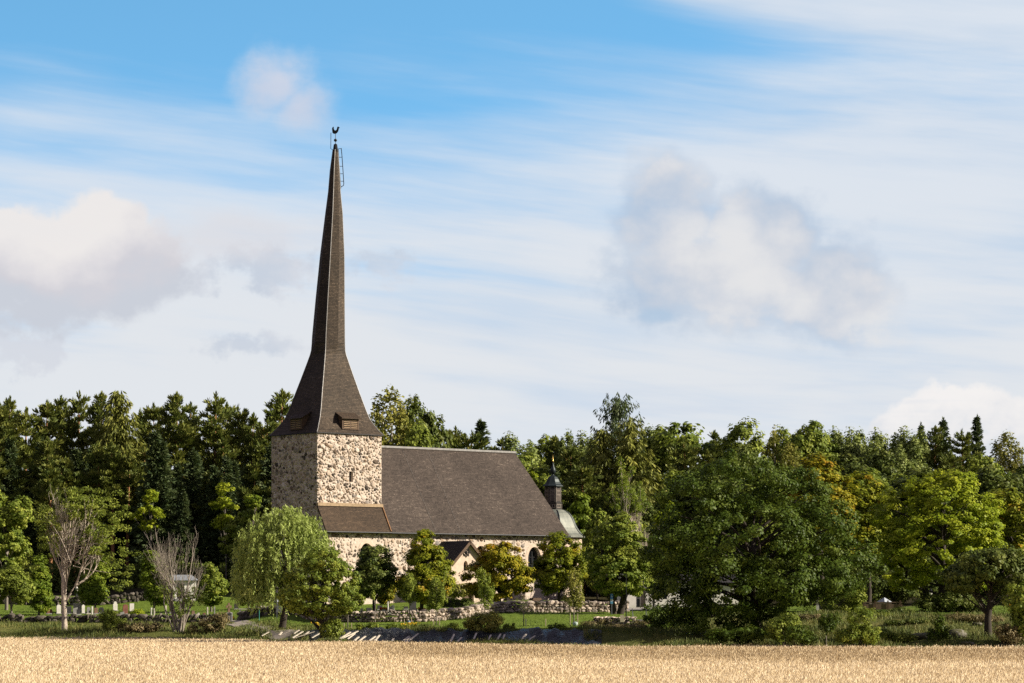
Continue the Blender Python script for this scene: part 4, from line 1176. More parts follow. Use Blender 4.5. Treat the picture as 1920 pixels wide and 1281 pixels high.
# ------------------------------------------------------------------ trees in front of the forest, each from what it covers in the photo
def big_trees():
    f = G(1418, 219)
    lob = lpx(219, f, [(1400, 905, 95, 62, 1.5, 4.5), (1300, 950, 75, 58, 0, 4.5), (1480, 930, 75, 60, 2, 4.5), (1265, 1030, 62, 62, -1, 4.0), (1400, 1010, 130, 75, -3.0, 5.0), (1540, 1000, 70, 62, 0, 4.5), (1600, 1060, 58, 45, 1, 4.0), (1285, 1105, 66, 52, -2, 3.5), (1370, 1110, 80, 60, -4, 3.5), (1470, 1090, 80, 60, -4, 4), (1545, 1085, 62, 40, -2, 4), (1330, 1165, 70, 30, -3, 3), (1450, 1165, 60, 32, -4, 3), (1295, 1138, 52, 36, -2, 3), (1345, 1075, 60, 50, -4, 3)])
    plant_tree('oak_tree', 'huge dark green oak at the edge of the wheat, the biggest tree in the picture', broadleaf('oak', 1, lob, LM['oak'], BK['dark'], 14.5, .42, 620, 140, .115, (.80, .80, .60), .66, 60, .55, w=(.65, .45, .22, .45)), f, 0)
    f = G(1765, 252)
    lob = lpx(252, f, [(1765, 940, 85, 62, 0, 4), (1700, 965, 62, 66, 1, 4), (1820, 975, 60, 70, 0, 4), (1765, 1020, 110, 80, -1.5, 4.5), (1690, 1050, 55, 65, 0, 3.5), (1835, 1050, 48, 60, 0, 3.5), (1790, 905, 42, 28, 0, 2.5), (1850, 1000, 34, 50, 0, 3)])
    plant_tree('maple_tree', 'large bright yellow-green maple on the right, sunlit on its right half', broadleaf('gold_maple', 2, lob, LM['gold'], BK['dark'], 13, .34, 560, 96, .125, (.66, .66, .34), .72, 30, .55, w=(.35, .45, .6, .4)), f, 0)
    f = G(1540, 266)
    lob = lpx(266, f, [(1530, 895, 46, 46, 0, 3), (1565, 930, 38, 52, 0, 3), (1505, 940, 40, 60, 0, 3), (1555, 990, 50, 70, 0, 3)])
    plant_tree('maple_tree', 'orange and gold maple showing over the right shoulder of the oak', broadleaf('orange_maple', 3, lob, LM['orange'], BK['dark'], 13, .3, 260, 70, .17, (.66, .66, .34), .72, 16, .55, w=(.35, .45, .6, .4)), f, 0)
    f = G(1628, 270)
    lob = lpx(270, f, [(1618, 920, 38, 34, 0, 2.6), (1650, 940, 30, 34, 0, 2.6), (1620, 990, 46, 66, 0, 3)])
    plant_tree('maple_tree', 'lower orange and green maple between the orange maple and the bright one', broadleaf('mixed_maple', 4, lob, LM['maple'], BK['dark'], 11.5, .26, 200, 66, .17, (.62, .62, .34), .72, 14, .55, w=(.35, .45, .6, .4)), f, 0)
    f = G(1905, 264)
    lob = lpx(264, f, [(1885, 945, 36, 30, 0, 2.4), (1915, 985, 42, 55, 0, 3), (1890, 1020, 36, 50, 0, 3)])
    plant_tree('maple_tree', 'yellowing maple cut by the right edge behind the bright maple', broadleaf('edge_maple', 5, lob, LM['maple'], BK['dark'], 11, .24, 200, 66, .17, (.62, .62, .34), .72, 14, .55, w=(.35, .45, .6, .4)), f, 0)
    f = G(1853, 210)
    lob = lpx(210, f, [(1850, 1062, 62, 30, 0, 2.8), (1805, 1085, 42, 30, 0, 2.2), (1900, 1080, 45, 40, 0, 2.6), (1880, 1050, 40, 22, 0, 2)])
    plant_tree('apple_tree', 'dark spreading tree with a leaning trunk in shade at the right edge of the bank', broadleaf('dark_apple', 6, lob, LM['dull'], BK['dark'], 6.5, .27, 230, 74, .13, (.55, .55, .34), .62, 34, .72, lean=(.35, 0)), f, 0)
    f = G(1908, 206)
    plant_tree('hawthorn_bush', 'dark leafy bush at the lower right edge beside the leaning tree', broadleaf('dark_bush', 61, lpx(206, f, [(1915, 1125, 30, 36, 0, 1.6), (1925, 1165, 26, 40, 0, 1.6)]), LM['green'], BK['dark'], 3.5, .07, 110, 60, .12, (.45, .45, .34), .62, 12, .7), f, 0, 'bush')
    f = G(1158, 252)
    lob = lpx(252, f, [(1160, 1000, 42, 40, 0, 2.4), (1130, 1040, 34, 48, 0, 2.4), (1185, 1040, 36, 46, 0, 2.4), (1158, 1075, 52, 42, -1, 2.6), (1200, 1085, 26, 34, 0, 2)])
    plant_tree('elm_tree', 'dark green tree with two dark diverging trunks right of the church', broadleaf('two_trunk', 7, lob, LM['green'], BK['dark'], 9, .3, 380, 84, .12, (.52, .52, .32), .66, 26, .6, trunks=[(-.35, 0, -1.2, 0, .26), (.25, .2, 1.9, .3, .30)]), f, 0)
    f = G(1212, 282)
    r = np.random.default_rng(77)
    mb, tips = skeleton(r, (0, 0, -.4), (.05, 0, 1), 4.2, .26, 5, (2, 4), .55, .35, .74)
    tp = np.array([t[0] for t in tips]); sel = tp[(tp[:, 2] > np.quantile(tp[:, 2], .50)) & (np.random.default_rng(3).uniform(size=len(tp)) < .8)]
    V, ti = clumps(r, sel, np.full((len(sel), 3), .30), 34, .085, .55)
    sc = (Z_(850, 282) - f.z) / (tp[:, 2].max() + .5)
    plant_tree('ash_tree', 'half-dead ash with bare pale limbs below and light green leaves on top', [('trunk', mb.mesh('halfdead_trunk', BK['pale'], True)), ('crown', quadmesh('halfdead_crown', V, LM['lime'], ti))], f, 0, 'tree', None, sc)
    # maples in the churchyard before the nave
    def maple(seed, px, Y, spec, leaf, lab, n=170, size=.115, r=.17):
        f = G(px, Y); lob = lpx(Y, f, spec)
        H = max(l[2] + l[5] for l in lob)
        return plant_tree('maple_tree', lab, broadleaf('maple%d' % seed, seed, lob, LM[leaf], BK['dark'], H, r, int(n * 1.15), 108, size, (.52, .52, .34), .70, 16, .6, w=(.45, .45, .5, .45)), f, 0, 'tree', 'young maples in front of the nave')
    maple(21, 1048, 268, [(1052, 1030, 40, 30, 0, 2.2), (1050, 1065, 48, 40, 0, 2.5), (1035, 1085, 32, 30, 0, 2), (1075, 1060, 28, 36, 0, 2)], 'maple', 'round maple with yellow top in front of the east end of the nave', 200)
    maple(22, 935, 266, [(938, 1045, 40, 32, 0, 2.2), (950, 1075, 46, 40, 0, 2.5), (900, 1085, 32, 36, 0, 2), (975, 1085, 26, 32, 0, 2), (925, 1100, 42, 26, 0, 2)], 'orange', 'maple turning orange and gold right of the porch', 230)
    maple(23, 790, 262, [(795, 1030, 24, 40, 0, 1.7), (800, 1055, 42, 38, 0, 2.3), (795, 1095, 50, 36, 0, 2.6), (825, 1085, 26, 36, 0, 2)], 'maple', 'pointed yellow-green maple left of the porch', 230)
    maple(24, 702, 262, [(702, 1050, 32, 30, 0, 2), (705, 1080, 40, 36, 0, 2.2), (690, 1085, 34, 34, 0, 2)], 'dull', 'dark round maple hiding the left window of the nave', 170)
    maple(25, 728, 268, [(728, 1108, 13, 14, 0, .8), (716, 1122, 12, 8, 0, .7), (738, 1098, 9, 10, 0, .6)], 'orange', 'small orange-leaved tree under the dark round maple', 40, .10, .07)
    # willow
    f = G(527, 236); r = np.random.default_rng(31)
    dome = lpx(236, f, [(525, 1035, 78, 82, 0, 3.6), (575, 1040, 44, 62, 0, 2.6), (490, 1060, 48, 66, 0, 2.8), (480, 1095, 36, 52, 0, 2.2), (520, 1110, 50, 40, -.5, 2.6), (545, 1000, 52, 45, 0, 2.6)])
    V, TI, lm = [], [], []
    c, o = lobes_points(r, dome, 1350, .55)
    up = o[:, 2] > -.45; c, o = c[up], o[up]
    for i in range(len(c)):
        L = r.uniform(.7, 1.9) * (1.25 if o[i, 2] < .1 else .9); n = int(L * 24)
        q = np.linspace(0, 1, n)
        L = min(L, c[i, 2] - r.uniform(.5, 1.8))
        if L < .3: continue
        hd = o[i].copy(); hd[2] = 0
        p = c[i] + hd * (.65 * q ** .6)[:, None] * r.uniform(.2, 1.3) + np.stack([0.06 * np.sin(q * 5 + i), 0.06 * np.cos(q * 4 + i), .55 * np.sin(q * 2.2) - q * q * L], 1) + r.normal(0, .07, (n, 3))
        td = unit(np.array([0, 0, -.8]) + r.normal(0, .5, (n, 3)) + hd * .4)
        V.append(rhombi(p, None, td, .16, .30, r)); TI.append(np.clip(r.uniform(.25, .8) + r.normal(0, .13, n), 0, 1))
    tr = [(0, 0, -.5), (.1, 0, .2), (.25, 0, 1.2), (.55, 0, 2.4), (.75, 0, 3.5), (.5, 0, 5)]
    mb = MB(); mb.tube(tr, [.42, .36, .30, .27, .25, .15], 8)
    for j in r.choice(len(c), 40): mb.tube(bent((.65, 0, r.uniform(2.3, 4.5)), c[j], r, .3), [.09, .07, .05, .03, .015], 5, False)
    plant_tree('willow_tree', 'pale weeping willow with hanging leaves in front of the tower', [('trunk', mb.mesh('willow_trunk', BK['dark'], True)), ('crown', quadmesh('willow_crown', np.concatenate(V), LM['willow'], np.concatenate(TI)))], f)
    # small oak in front of the willow
    f = G(603, 225.3)
    lob = lpx(225.3, f, [(610, 1060, 42, 36, 0, 2.2), (590, 1090, 58, 40, 0, 2.5), (635, 1090, 40, 40, 0, 2.2), (560, 1115, 38, 32, 0, 2), (650, 1125, 30, 26, 0, 2), (605, 1130, 62, 28, 0, 2.4)])
    plant_tree('oak_tree', 'small green oak standing at the end of the black plastic, in front of the willow', broadleaf('small_oak', 32, lob, LM['green'], BK['dark'], 7, .17, 360, 80, .10, (.42, .42, .26), .66, 24, .62), f)
    f = G(624, 224.3)
    plant_tree('shrub', 'low green shrub at the foot of the small oak', broadleaf('oak_shrub', 33, lpx(224.3, f, [(622, 1180, 22, 20, 0, .9)]), LM['ash'], BK['dark'], 1.2, .03, 40, 50, .10, (.32, .32, .26), .6, 8), f, 0, 'bush')
    # ash on the left: pale limbs, feathery leaves on the right
    f = G(121, 246.5); r = np.random.default_rng(51)
    mb = MB(); mb.tube([(0, 0, -.5), (0, 0, 0), (-.02, 0, 1.2), (-.06, 0, 2.6), (-.10, 0, 4.3), (-.10, 0, 5.4)], [.36, .29, .25, .24, .20, .17], 9)
    tips = []
    for b, d, L, r0, dep in [((-.1, 0, 5.3), (-.12, .1, 1), 2.3, .13, 5), ((-.1, 0, 5.2), (.40, -.1, 1), 2.3, .12, 5), ((-.1, 0, 4.6), (-.55, .2, 1), 2.0, .10, 4), ((-.08, 0, 5.4), (.12, .2, 1), 2.4, .11, 5), ((-.1, 0, 4.9), (.30, .4, 1), 2.0, .09, 4), ((-.1, 0, 5.0), (-.32, -.3, 1), 2.2, .10, 5),
                             ((.0, 0, 2.4), (.55, 0, 1), 1.9, .15, 0), ((.95, 0, 4.0), (.9, .1, .55), 2.0, .12, 5), ((1.0, 0, 4.1), (.55, -.3, .9), 2.2, .11, 5), ((.0, 0, 2.5), (.25, -.1, 1), 2.2, .11, 4)]:
        skeleton(r, b, d, L, r0, dep, (2, 3), .48, .22, .72, mb, tips)
    tp = np.array([t[0] for t in tips])
    lob = lpx(246.5, f, [(192, 958, 48, 48, .5, 2.6), (185, 1000, 30, 40, 1, 2.0), (80, 1025, 38, 30, .5, 2.2), (150, 960, 30, 36, 1.6, 1.4), (110, 1000, 30, 40, 2.0, 1.2), (215, 1030, 42, 50, 0, 2.8), (90, 985, 26, 34, 0, 2), (225, 1080, 30, 36, 0, 2), (150, 935, 34, 24, 0, 2), (60, 1060, 24, 26, 0, 1.8)])
    c2, o2 = lobes_points(r, lob, 170, .30)
    tl = tp[(tp[:, 0] > .8)]; tl = tl[r.uniform(size=len(tl)) < .12]
    c2 = np.concatenate([c2, tl])
    V, ti = clumps(r, c2, np.array([.60, .60, .30])[None] * r.uniform(.6, 1.3, (len(c2), 1)), 54, .115, .45, None, (.5, 0, .35, .6))
    for j in r.choice(len(c2), 46): mb.tube(bent(tp[r.integers(len(tp))] * .55 + np.array([0, 0, 1.4]), c2[j], r, .1), [.045, .035, .028, .02, .012], 4, False)
    plant_tree('ash_tree', 'ash with bare bleached branches on its left side and feathery leaves on its right', [('trunk', mb.mesh('ash_trunk', BK['pale'], True)), ('crown', quadmesh('ash_crown', V, LM['ash'], ti))], f)
    # dead many-stemmed tree
    f = G(334, 244); r = np.random.default_rng(61); mb = MB(); tips = []
    for a, tilt, L, r0 in [(-.5, .50, 2.6, .10), (-.15, .22, 3.4, .13), (.1, .03, 3.5, .14), (.25, .18, 3.2, .12), (.45, .40, 2.6, .11), (.7, .62, 2.2, .09), (-.3, .36, 2.8, .10), (.2, -.12, 3.2, .10), (.6, .5, 1.8, .08)]:
        skeleton(r, (a * .5, r.normal(0, .2), -.3), (tilt * .9 * (1 if a >= 0 else -1), r.normal(0, .18), 1), L * 1.08, r0, 4, (2, 4), .52, .20, .70, mb, tips)
    c2 = np.array([t[0] for t in tips]); c2 = c2[(c2[:, 2] < 5.5)]; c2 = c2[r.choice(len(c2), min(len(c2), 60), replace=False)]
    V, ti = clumps(r, c2 * np.array([1, 1, .75]), np.full((len(c2), 3), .33), 26, .10, .5)
    plant_tree('dead_tree', 'bare many-stemmed tree with bleached twigs standing on the left bank', [('stems', mb.mesh('dead_stems', plain('dead_bark', (.27, .235, .195), .9, sc=5), True)), ('leaves', quadmesh('dead_leaves', V, LM['dull'], ti))], f)
    # small trees in the left churchyard
    def small(seed, px, Y, spec, leaf, lab, n=120, size=.11, name='maple_tree', r=.10, crad=(.46, .46, .30)):
        f = G(px, Y); lob = lpx(Y, f, spec); H = max(l[2] + l[5] for l in lob)
        return plant_tree(name, lab, broadleaf('small%d' % seed, seed, lob, LM[leaf], BK['grey'], H, r, n, 80, size, crad, .68, 12, .7), f)
    small(71, 73, 269, [(74, 1068, 15, 26, 0, 1.1), (72, 1100, 21, 32, 0, 1.3), (80, 1125, 18, 22, 0, 1.2)], 'lime', 'slim bright green maple left of the ash trunk', 130)
    small(72, 178, 276, [(178, 1085, 22, 26, 0, 1.4), (172, 1108, 28, 24, 0, 1.5), (190, 1065, 14, 20, 0, 1)], 'lime', 'green and yellow maple right of the ash trunk', 140)
    small(73, 289, 274, [(285, 1058, 16, 28, 0, 1.1), (291, 1085, 26, 32, 0, 1.5), (300, 1110, 26, 26, 0, 1.5)], 'lime', 'bright green maple left of the white chapel', 160)
    small(74, 396, 277, [(395, 1085, 20, 28, 0, 1.3), (400, 1105, 26, 30, 0, 1.6), (385, 1110, 18, 24, 0, 1.3)], 'green', 'round green maple right of the white chapel', 140)
    small(75, 22, 266, [(20, 1085, 30, 28, 0, 1.8), (-8, 1100, 30, 34, 0, 1.8), (40, 1105, 24, 26, 0, 1.6)], 'ash', 'silvery green tree at the lower left edge', 170)
    small(76, 12, 284, [(8, 985, 30, 40, 0, 2.4), (35, 960, 26, 30, 0, 2), (20, 1030, 34, 36, 0, 2.4), (-15, 930, 20, 26, 0, 2)], 'green', 'leafy green tree at the left edge behind the ash', 200, .16, 'lime_tree', .16, (.6, .6, .42))
    small(77, 467, 284, [(466, 1118, 21, 9, 0, 1.1), (472, 1112, 14, 6, 0, .8), (455, 1126, 10, 7, 0, .7)], 'birch', 'small umbrella-shaped yellowish tree on the lawn left of the willow', 46, .10, 'cherry_tree', .06, (.32, .32, .2))
    small(78, 870, 296, [(866, 1108, 16, 13, 0, .8), (852, 1112, 10, 10, 0, .6)], 'birch', 'brownish shrub by the porch door', 40, .11, 'shrub', .03, (.3, .3, .25))
    small(79, 1225, 268, [(1222, 1060, 22, 30, 0, 1.6), (1235, 1090, 20, 26, 0, 1.5)], 'dull', 'dark tree in front of the white parish house', 120, .14, 'lime_tree', .1)
    for sd, px, Y, spec, leaf, lab, n in [(301, 284, 318, [(284, 930, 14, 12, 0, 1.2), (275, 955, 20, 7, 0, 1.2), (300, 962, 14, 9, 0, 1.0), (258, 968, 12, 7, 0, .9), (282, 985, 18, 10, 0, 1)], 'gold', 'sparse yellow-leaved tree lit up in the dark forest under the slim spruce', 46),
                                          (302, 424, 318, [(424, 918, 12, 14, 0, 1.1), (414, 945, 18, 10, 0, 1.2), (436, 948, 14, 10, 0, 1.1), (428, 975, 18, 12, 0, 1.3), (408, 985, 14, 10, 0, 1)], 'gold', 'sparse yellow-green tree lit against dark forest left of the tower', 64),
                                          (303, 446, 315, [(446, 990, 24, 22, 0, 1.5), (440, 1020, 28, 24, 0, 1.6), (462, 965, 14, 12, 0, 1)], 'green', 'green leafy tree in half shade behind the willow', 110),
                                          (304, 474, 320, [(474, 940, 12, 12, 0, 1), (468, 965, 14, 10, 0, 1)], 'lime', 'small sparse yellowish tree close to the west wall of the tower', 34)]:
        small(sd, px, Y, spec, leaf, lab, n, .13, 'edge_tree', .06, (.5, .5, .3))
    # young planted trees on the bank
    def young(seed, px, Y, spec, leaf, lab, n=36):
        f = G(px, Y); lob = lpx(Y, f, spec); H = max(l[2] + l[5] for l in lob)
        r = np.random.default_rng(seed)
        c, o = lobes_points(r, lob, n, .3); V, ti = clumps(r, c, np.full((len(c), 3), .26) * np.array([1, 1, 1.5]), 46, .085, .5, o)
        mb = MB(); mb.tube([(0, 0, -.2), (0, 0, H * .3), (.03, 0, H * .6), (lob[0][0], 0, H * .93)], [.05, .045, .035, .012], 6)
        for j in range(0, len(c), 2): mb.tube([(0, 0, max(H * .33, c[j, 2] - .6)), tuple(c[j])], [.018, .006], 3, False)
        return plant_tree('young_tree', lab, [('trunk', mb.mesh('young_trunk%d' % seed, BK['grey'], True)), ('crown', quadmesh('young_crown%d' % seed, V, LM[leaf], ti))], f, 0, 'tree', 'young trees planted along the bank')
    young(81, 768, 235, [(768, 1093, 9, 20, 0, .5), (767, 1115, 14, 16, 0, .6)], 'ash', 'young upright tree with a spindle crown, leftmost leafy one on the bank', 60)
    young(82, 818, 235, [(820, 1105, 13, 24, 0, .7), (812, 1130, 15, 18, 0, .7), (826, 1120, 12, 18, 0, .6)], 'ash', 'young tree with a loose green crown in front of the pointed maple', 66)
    young(83, 909, 244, [(908, 1090, 15, 22, 0, .8), (912, 1115, 20, 22, 0, .9), (898, 1075, 8, 10, 0, .5)], 'ash', 'young tree with a pale green crown in front of the orange maple', 70)
    young(84, 1076, 231, [(1077, 1095, 14, 26, 0, .7), (1076, 1122, 19, 18, 0, .8)], 'birch', 'young yellowish tree tied between two stakes right of the maples', 74)
    young(85, 703, 234, [(700, 1118, 3, 4, 0, .2)], 'ash', 'thin bare stem of a young tree under the dark round maple', 4)
    young(86, 652, 233, [(653, 1142, 4, 5, 0, .2)], 'ash', 'thin stem of a young tree left of the dark round maple', 4)
    f = G(982, 232); r = np.random.default_rng(87); mb = MB(); mb.tube([(0, 0, -.2), (0, 0, 1.2), (.02, 0, 2.5)], [.045, .04, .02], 6)
    for i in range(14):
        a = i * 2.4; R = r.uniform(.25, .45)
        mb.tube([(0, 0, r.uniform(.9, 1.2)), (R * .8 * math.cos(a), R * .8 * math.sin(a), 1.5), (R * math.cos(a), R * math.sin(a), 2.0), (R * .5 * math.cos(a), R * .5 * math.sin(a), r.uniform(2.3, 2.7))], [.015, .012, .01, .006], 4, False)
    c = np.stack([r.normal(0, .28, 40), r.normal(0, .28, 40), r.uniform(1.3, 2.6, 40)], 1); V, ti = clumps(r, c, np.full((40, 3), .12), 6, .07, .3)
    plant_tree('young_tree', 'young tree with an almost bare basket-shaped crown in front of the dark headstones', [('trunk', mb.mesh('basket_trunk', BK['grey'], True)), ('crown', quadmesh('basket_crown', V, LM['ash'], ti))], f, 0, 'tree', 'young trees planted along the bank')
    young(88, 1549, 207, [(1552, 1172, 14, 14, 0, .7), (1545, 1160, 10, 10, 0, .5), (1562, 1160, 14, 12, 0, .6)], 'oak', 'little dark-leaved tree on a bare stem right of the big oak', 50)
    young(89, 1761, 208, [(1760, 1162, 12, 12, 0, .6), (1766, 1178, 12, 10, 0, .6), (1752, 1190, 14, 10, 0, .6), (1770, 1190, 9, 9, 0, .5)], 'oak', 'little dark-leaved tree in front of the mossy rock', 60)
big_trees()

# ------------------------------------------------------------------ shrubs
def shrub(seed, px, Y, spec, leaf, lab, n=60, per=56, size=.10, crad=(.34, .34, .28), name='shrub', group=None, cat='bush'):
    f = G(px, Y); lob = lpx(Y, f, spec); H = max(l[2] + l[5] for l in lob); r = np.random.default_rng(seed)
    c, o = lobes_points(r, lob, n, .45); c[:, 2] = np.maximum(c[:, 2], .1)
    V, ti = clumps(r, c, np.array(crad)[None] * r.uniform(.7, 1.3, (len(c), 1)), per, size, .5, o, (.45, .3, .4, .6))
    mb = MB()
    for j in range(0, len(c), max(1, len(c) // 14)): mb.tube(bent((r.normal(0, .08), r.normal(0, .08), -.1), c[j], r, .1), [.03, .025, .02, .015, .008], 4, False)
    return plant_tree(name, lab, [('stems', mb.mesh('stems%d' % seed, BK['dark'], True)), ('foliage', quadmesh('foliage%d' % seed, V, LM[leaf], ti))], f, 0, cat, group)
shrub(201, 908, 223, [(908, 1168, 34, 24, 0, 1.4), (890, 1172, 20, 18, 0, 1.0), (925, 1165, 18, 20, 0, 1.0)], 'birch', 'round grey-green lilac bush on the bank above the black plastic', 130, 70, .085)
shrub(202, 402, 243, [(400, 1172, 26, 14, 0, 1.2), (415, 1160, 14, 14, 0, .8), (375, 1176, 20, 10, 0, 1)], 'dry', 'tall dry weeds and brambles right of the bare many-stemmed tree', 90, 50, .09)
shrub(203, 204, 245, [(203, 1158, 18, 16, 0, 1.0), (215, 1172, 24, 14, 0, 1.2)], 'ash', 'loose green bush in front of the left churchyard wall', 80, 46, .09)
shrub(204, 255, 244, [(255, 1178, 40, 9, 0, 1.3), (285, 1176, 25, 8, 0, 1)], 'dry', 'low brownish weeds between the loose bush and the bare tree', 70, 50, .09)
shrub(205, 257, 266, [(257, 1150, 14, 6, 0, .6)], 'gold', 'small yellowing bush by the headstones behind the left wall', 26, 40, .08)
shrub(206, 1500, 205, [(1495, 1188, 22, 16, 0, 1.1), (1512, 1195, 16, 10, 0, .8)], 'oak', 'dark bush at the right foot of the big oak', 60, 56, .10)
shrub(207, 1470, 207, [(1460, 1180, 26, 22, 0, 1.3), (1480, 1165, 18, 16, 0, 1)], 'ash', 'yellowish green bush under the right side of the big oak', 70, 56, .10)
shrub(208, 1615, 205, [(1610, 1165, 26, 26, 0, 1.3), (1630, 1190, 26, 16, 0, 1.2), (1590, 1190, 26, 16, 0, 1.2)], 'green', 'green bush of young shoots beside the little dark-leaved tree', 110, 56, .10)
shrub(209, 1688, 246, [(1690, 1152, 24, 10, 0, 1.3)], 'dull', 'clipped dark bush beside the brown fence', 70, 60, .10)
shrub(210, 1760, 250, [(1745, 1135, 30, 14, 0, 1.5), (1790, 1130, 40, 20, 0, 2), (1830, 1140, 30, 14, 0, 1.5)], 'dull', 'dark undergrowth beneath the bright maple', 120, 60, .13, (.5, .5, .36))
shrub(211, 1535, 230, [(1530, 1163, 40, 9, 0, 1.3)], 'dry', 'rough brownish hedge below the lawn right of the oak', 70, 56, .09)
shrub(219, 1655, 210, [(1650, 1192, 30, 12, 0, 1.1), (1690, 1196, 24, 9, 0, 1.0)], 'green', 'low green bramble patch in front of the flat mossy outcrop', 90, 56, .09)
shrub(220, 1700, 226, [(1680, 1172, 20, 6, 0, 1), (1720, 1166, 26, 7, 0, 1.2)], 'dull', 'dark heathery hummock in the middle of the right bank', 80, 56, .08, (.34, .34, .18))
shrub(221, 1830, 228, [(1800, 1158, 34, 6, 0, 1.4), (1850, 1162, 30, 7, 0, 1.2)], 'dry', 'band of dry yellowish weeds along the top of the right bank', 90, 50, .085, (.34, .34, .24))
shrub(222, 1640, 236, [(1620, 1150, 22, 8, 0, 1), (1650, 1156, 24, 6, 0, 1)], 'green', 'small green bush in front of the brown fence', 60, 56, .09)
shrub(223, 1420, 208, [(1400, 1190, 40, 12, 0, 1.2), (1350, 1192, 30, 11, 0, 1)], 'oak', 'dark low growth at the foot of the big oak', 110, 56, .10)
shrub(212, 1880, 205, [(1885, 1185, 24, 14, 0, 1), (1900, 1200, 20, 10, 0, 1)], 'dry', 'dry tall weeds by the leaning tree at the right', 60, 50, .09)
shrub(213, 1560, 258, [(1560, 1130, 26, 22, 0, 1.6), (1590, 1140, 22, 16, 0, 1.4), (1600, 1115, 22, 20, 0, 1.5)], 'green', 'lit bushes under the right end of the oak crown', 90, 56, .12, (.45, .45, .34))
shrub(214, 1150, 226, [(1120, 1190, 30, 8, 0, 1), (1180, 1188, 40, 9, 0, 1.2)], 'dry', 'strip of dry weeds in shade at the field edge left of the oak', 90, 56, .085)
shrub(215, 1215, 232, [(1210, 1178, 24, 9, 0, 1), (1240, 1180, 24, 9, 0, 1)], 'dry', 'pale flowering weeds between the lamp post and the oak', 70, 56, .07)
shrub(216, 1112, 233, [(1112, 1172, 20, 6, 0, .8), (1135, 1166, 14, 5, 0, .6)], 'dry', 'pale silvery plants beside the low stone bank', 50, 50, .07)
shrub(217, 880, 262, [(880, 1136, 11, 10, 0, .6), (902, 1138, 14, 9, 0, .7)], 'aspen', 'grey-green rounded bushes beside the dark hedge', 50, 50, .08)
shrub(218, 1250, 226, [(1255, 1165, 40, 22, 0, 1.6), (1230, 1150, 26, 22, 0, 1.4), (1290, 1175, 40, 18, 0, 1.6)], 'oak', 'dark leafy undergrowth at the left foot of the big oak', 130, 60, .11, (.42, .42, .3))
for i, (px, Y, w, lf) in enumerate([(700, 224.5, 14, 'ash'), (735, 224, 12, 'green'), (760, 224, 10, 'gold'), (786, 224, 9, 'dull'), (802, 224, 10, 'dull'), (955, 224.5, 12, 'green'), (1040, 223, 14, 'oak'), (1052, 222, 9, 'lime'), (850, 224, 14, 'green'), (675, 224.5, 10, 'green')]):
    Y += 4.5 if px < 830 else 1.0
    shrub(230 + i, px, Y, [(px, 1178 - w * .18, w, w * .62, 0, .55)], lf, 'clump of %s above the black plastic, %s' % ({'gold': 'yellow flowering plants', 'dull': 'dark weeds'}.get(lf, 'green weeds'), ['below the thin bare stem', 'left of the spindle-crowned young tree', 'touching the spindle-crowned young tree', 'just right of the spindle-crowned young tree', 'in front of the loose-crowned young tree', 'right of the lilac bush', 'left of the staked tree', 'brightest, beside the staked tree', 'left of the lilac bush', 'farthest left'][i]), 16, 44, .075, (.2, .2, .2), 'weed_clump', 'weed clumps above the plastic sheet', 'plant')
# forest edge undergrowth closing the view between the trunks
for i in range(34):
    px = -25 + i * 58.5; Y = 314 + (i * 37) % 12 - (12 if px > 1230 else 0)
    if 480 < px < 1110: continue
    shrub(260 + i, px, Y, [(px, 1095 - (i * 29) % 22, 34, 36, 0, 2.4), (px + 24, 1108, 30, 26, 0, 2.2)], 'dull', 'dark bush of the undergrowth along the forest edge, %s of the church' % ('left' if px < 700 else 'right'), 60, 46, .20, (.8, .8, .6), 'undergrowth_bush', 'undergrowth along the forest edge %s of the church' % ('left' if px < 700 else 'right'))

# ------------------------------------------------------------------ wheat field
def _wheat(t, bs, o):
    p = geopos(t); ti = attr(t, 'tint')
    b = noise(t, scalevec(t, p, .05, .16, 1), 1.0, 3); n = noise(t, p, 1.4, 4, .6)
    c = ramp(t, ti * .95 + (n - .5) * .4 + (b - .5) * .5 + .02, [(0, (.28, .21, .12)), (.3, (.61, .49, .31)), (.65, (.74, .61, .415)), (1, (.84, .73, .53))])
    setin(t, bs, Base_Color=c, Roughness=.75, Specular_IOR_Level=.2)
M['wheat'] = mat('ripe_wheat', _wheat)
def _wheat_under(t, bs, o):
    p = geopos(t); n = noise(t, p, 2.2, 5, .7); b = noise(t, scalevec(t, p, .05, .16, 1), 1.0, 3)
    setin(t, bs, Base_Color=ramp(t, n * .7 + b * .3, [(.3, (.54, .425, .265)), (.7, (.70, .575, .38))]), Roughness=.95, Specular_IOR_Level=.05)
    bump(t, bs, n, .5, .10)
M['wheat_under'] = mat('dense_wheat_stand', _wheat_under)
def crop_h(X, Y): return .84 + .07 * vnoise(X, Y, 9, 5) + .05 * vnoise(X, Y, 3.2, 6)
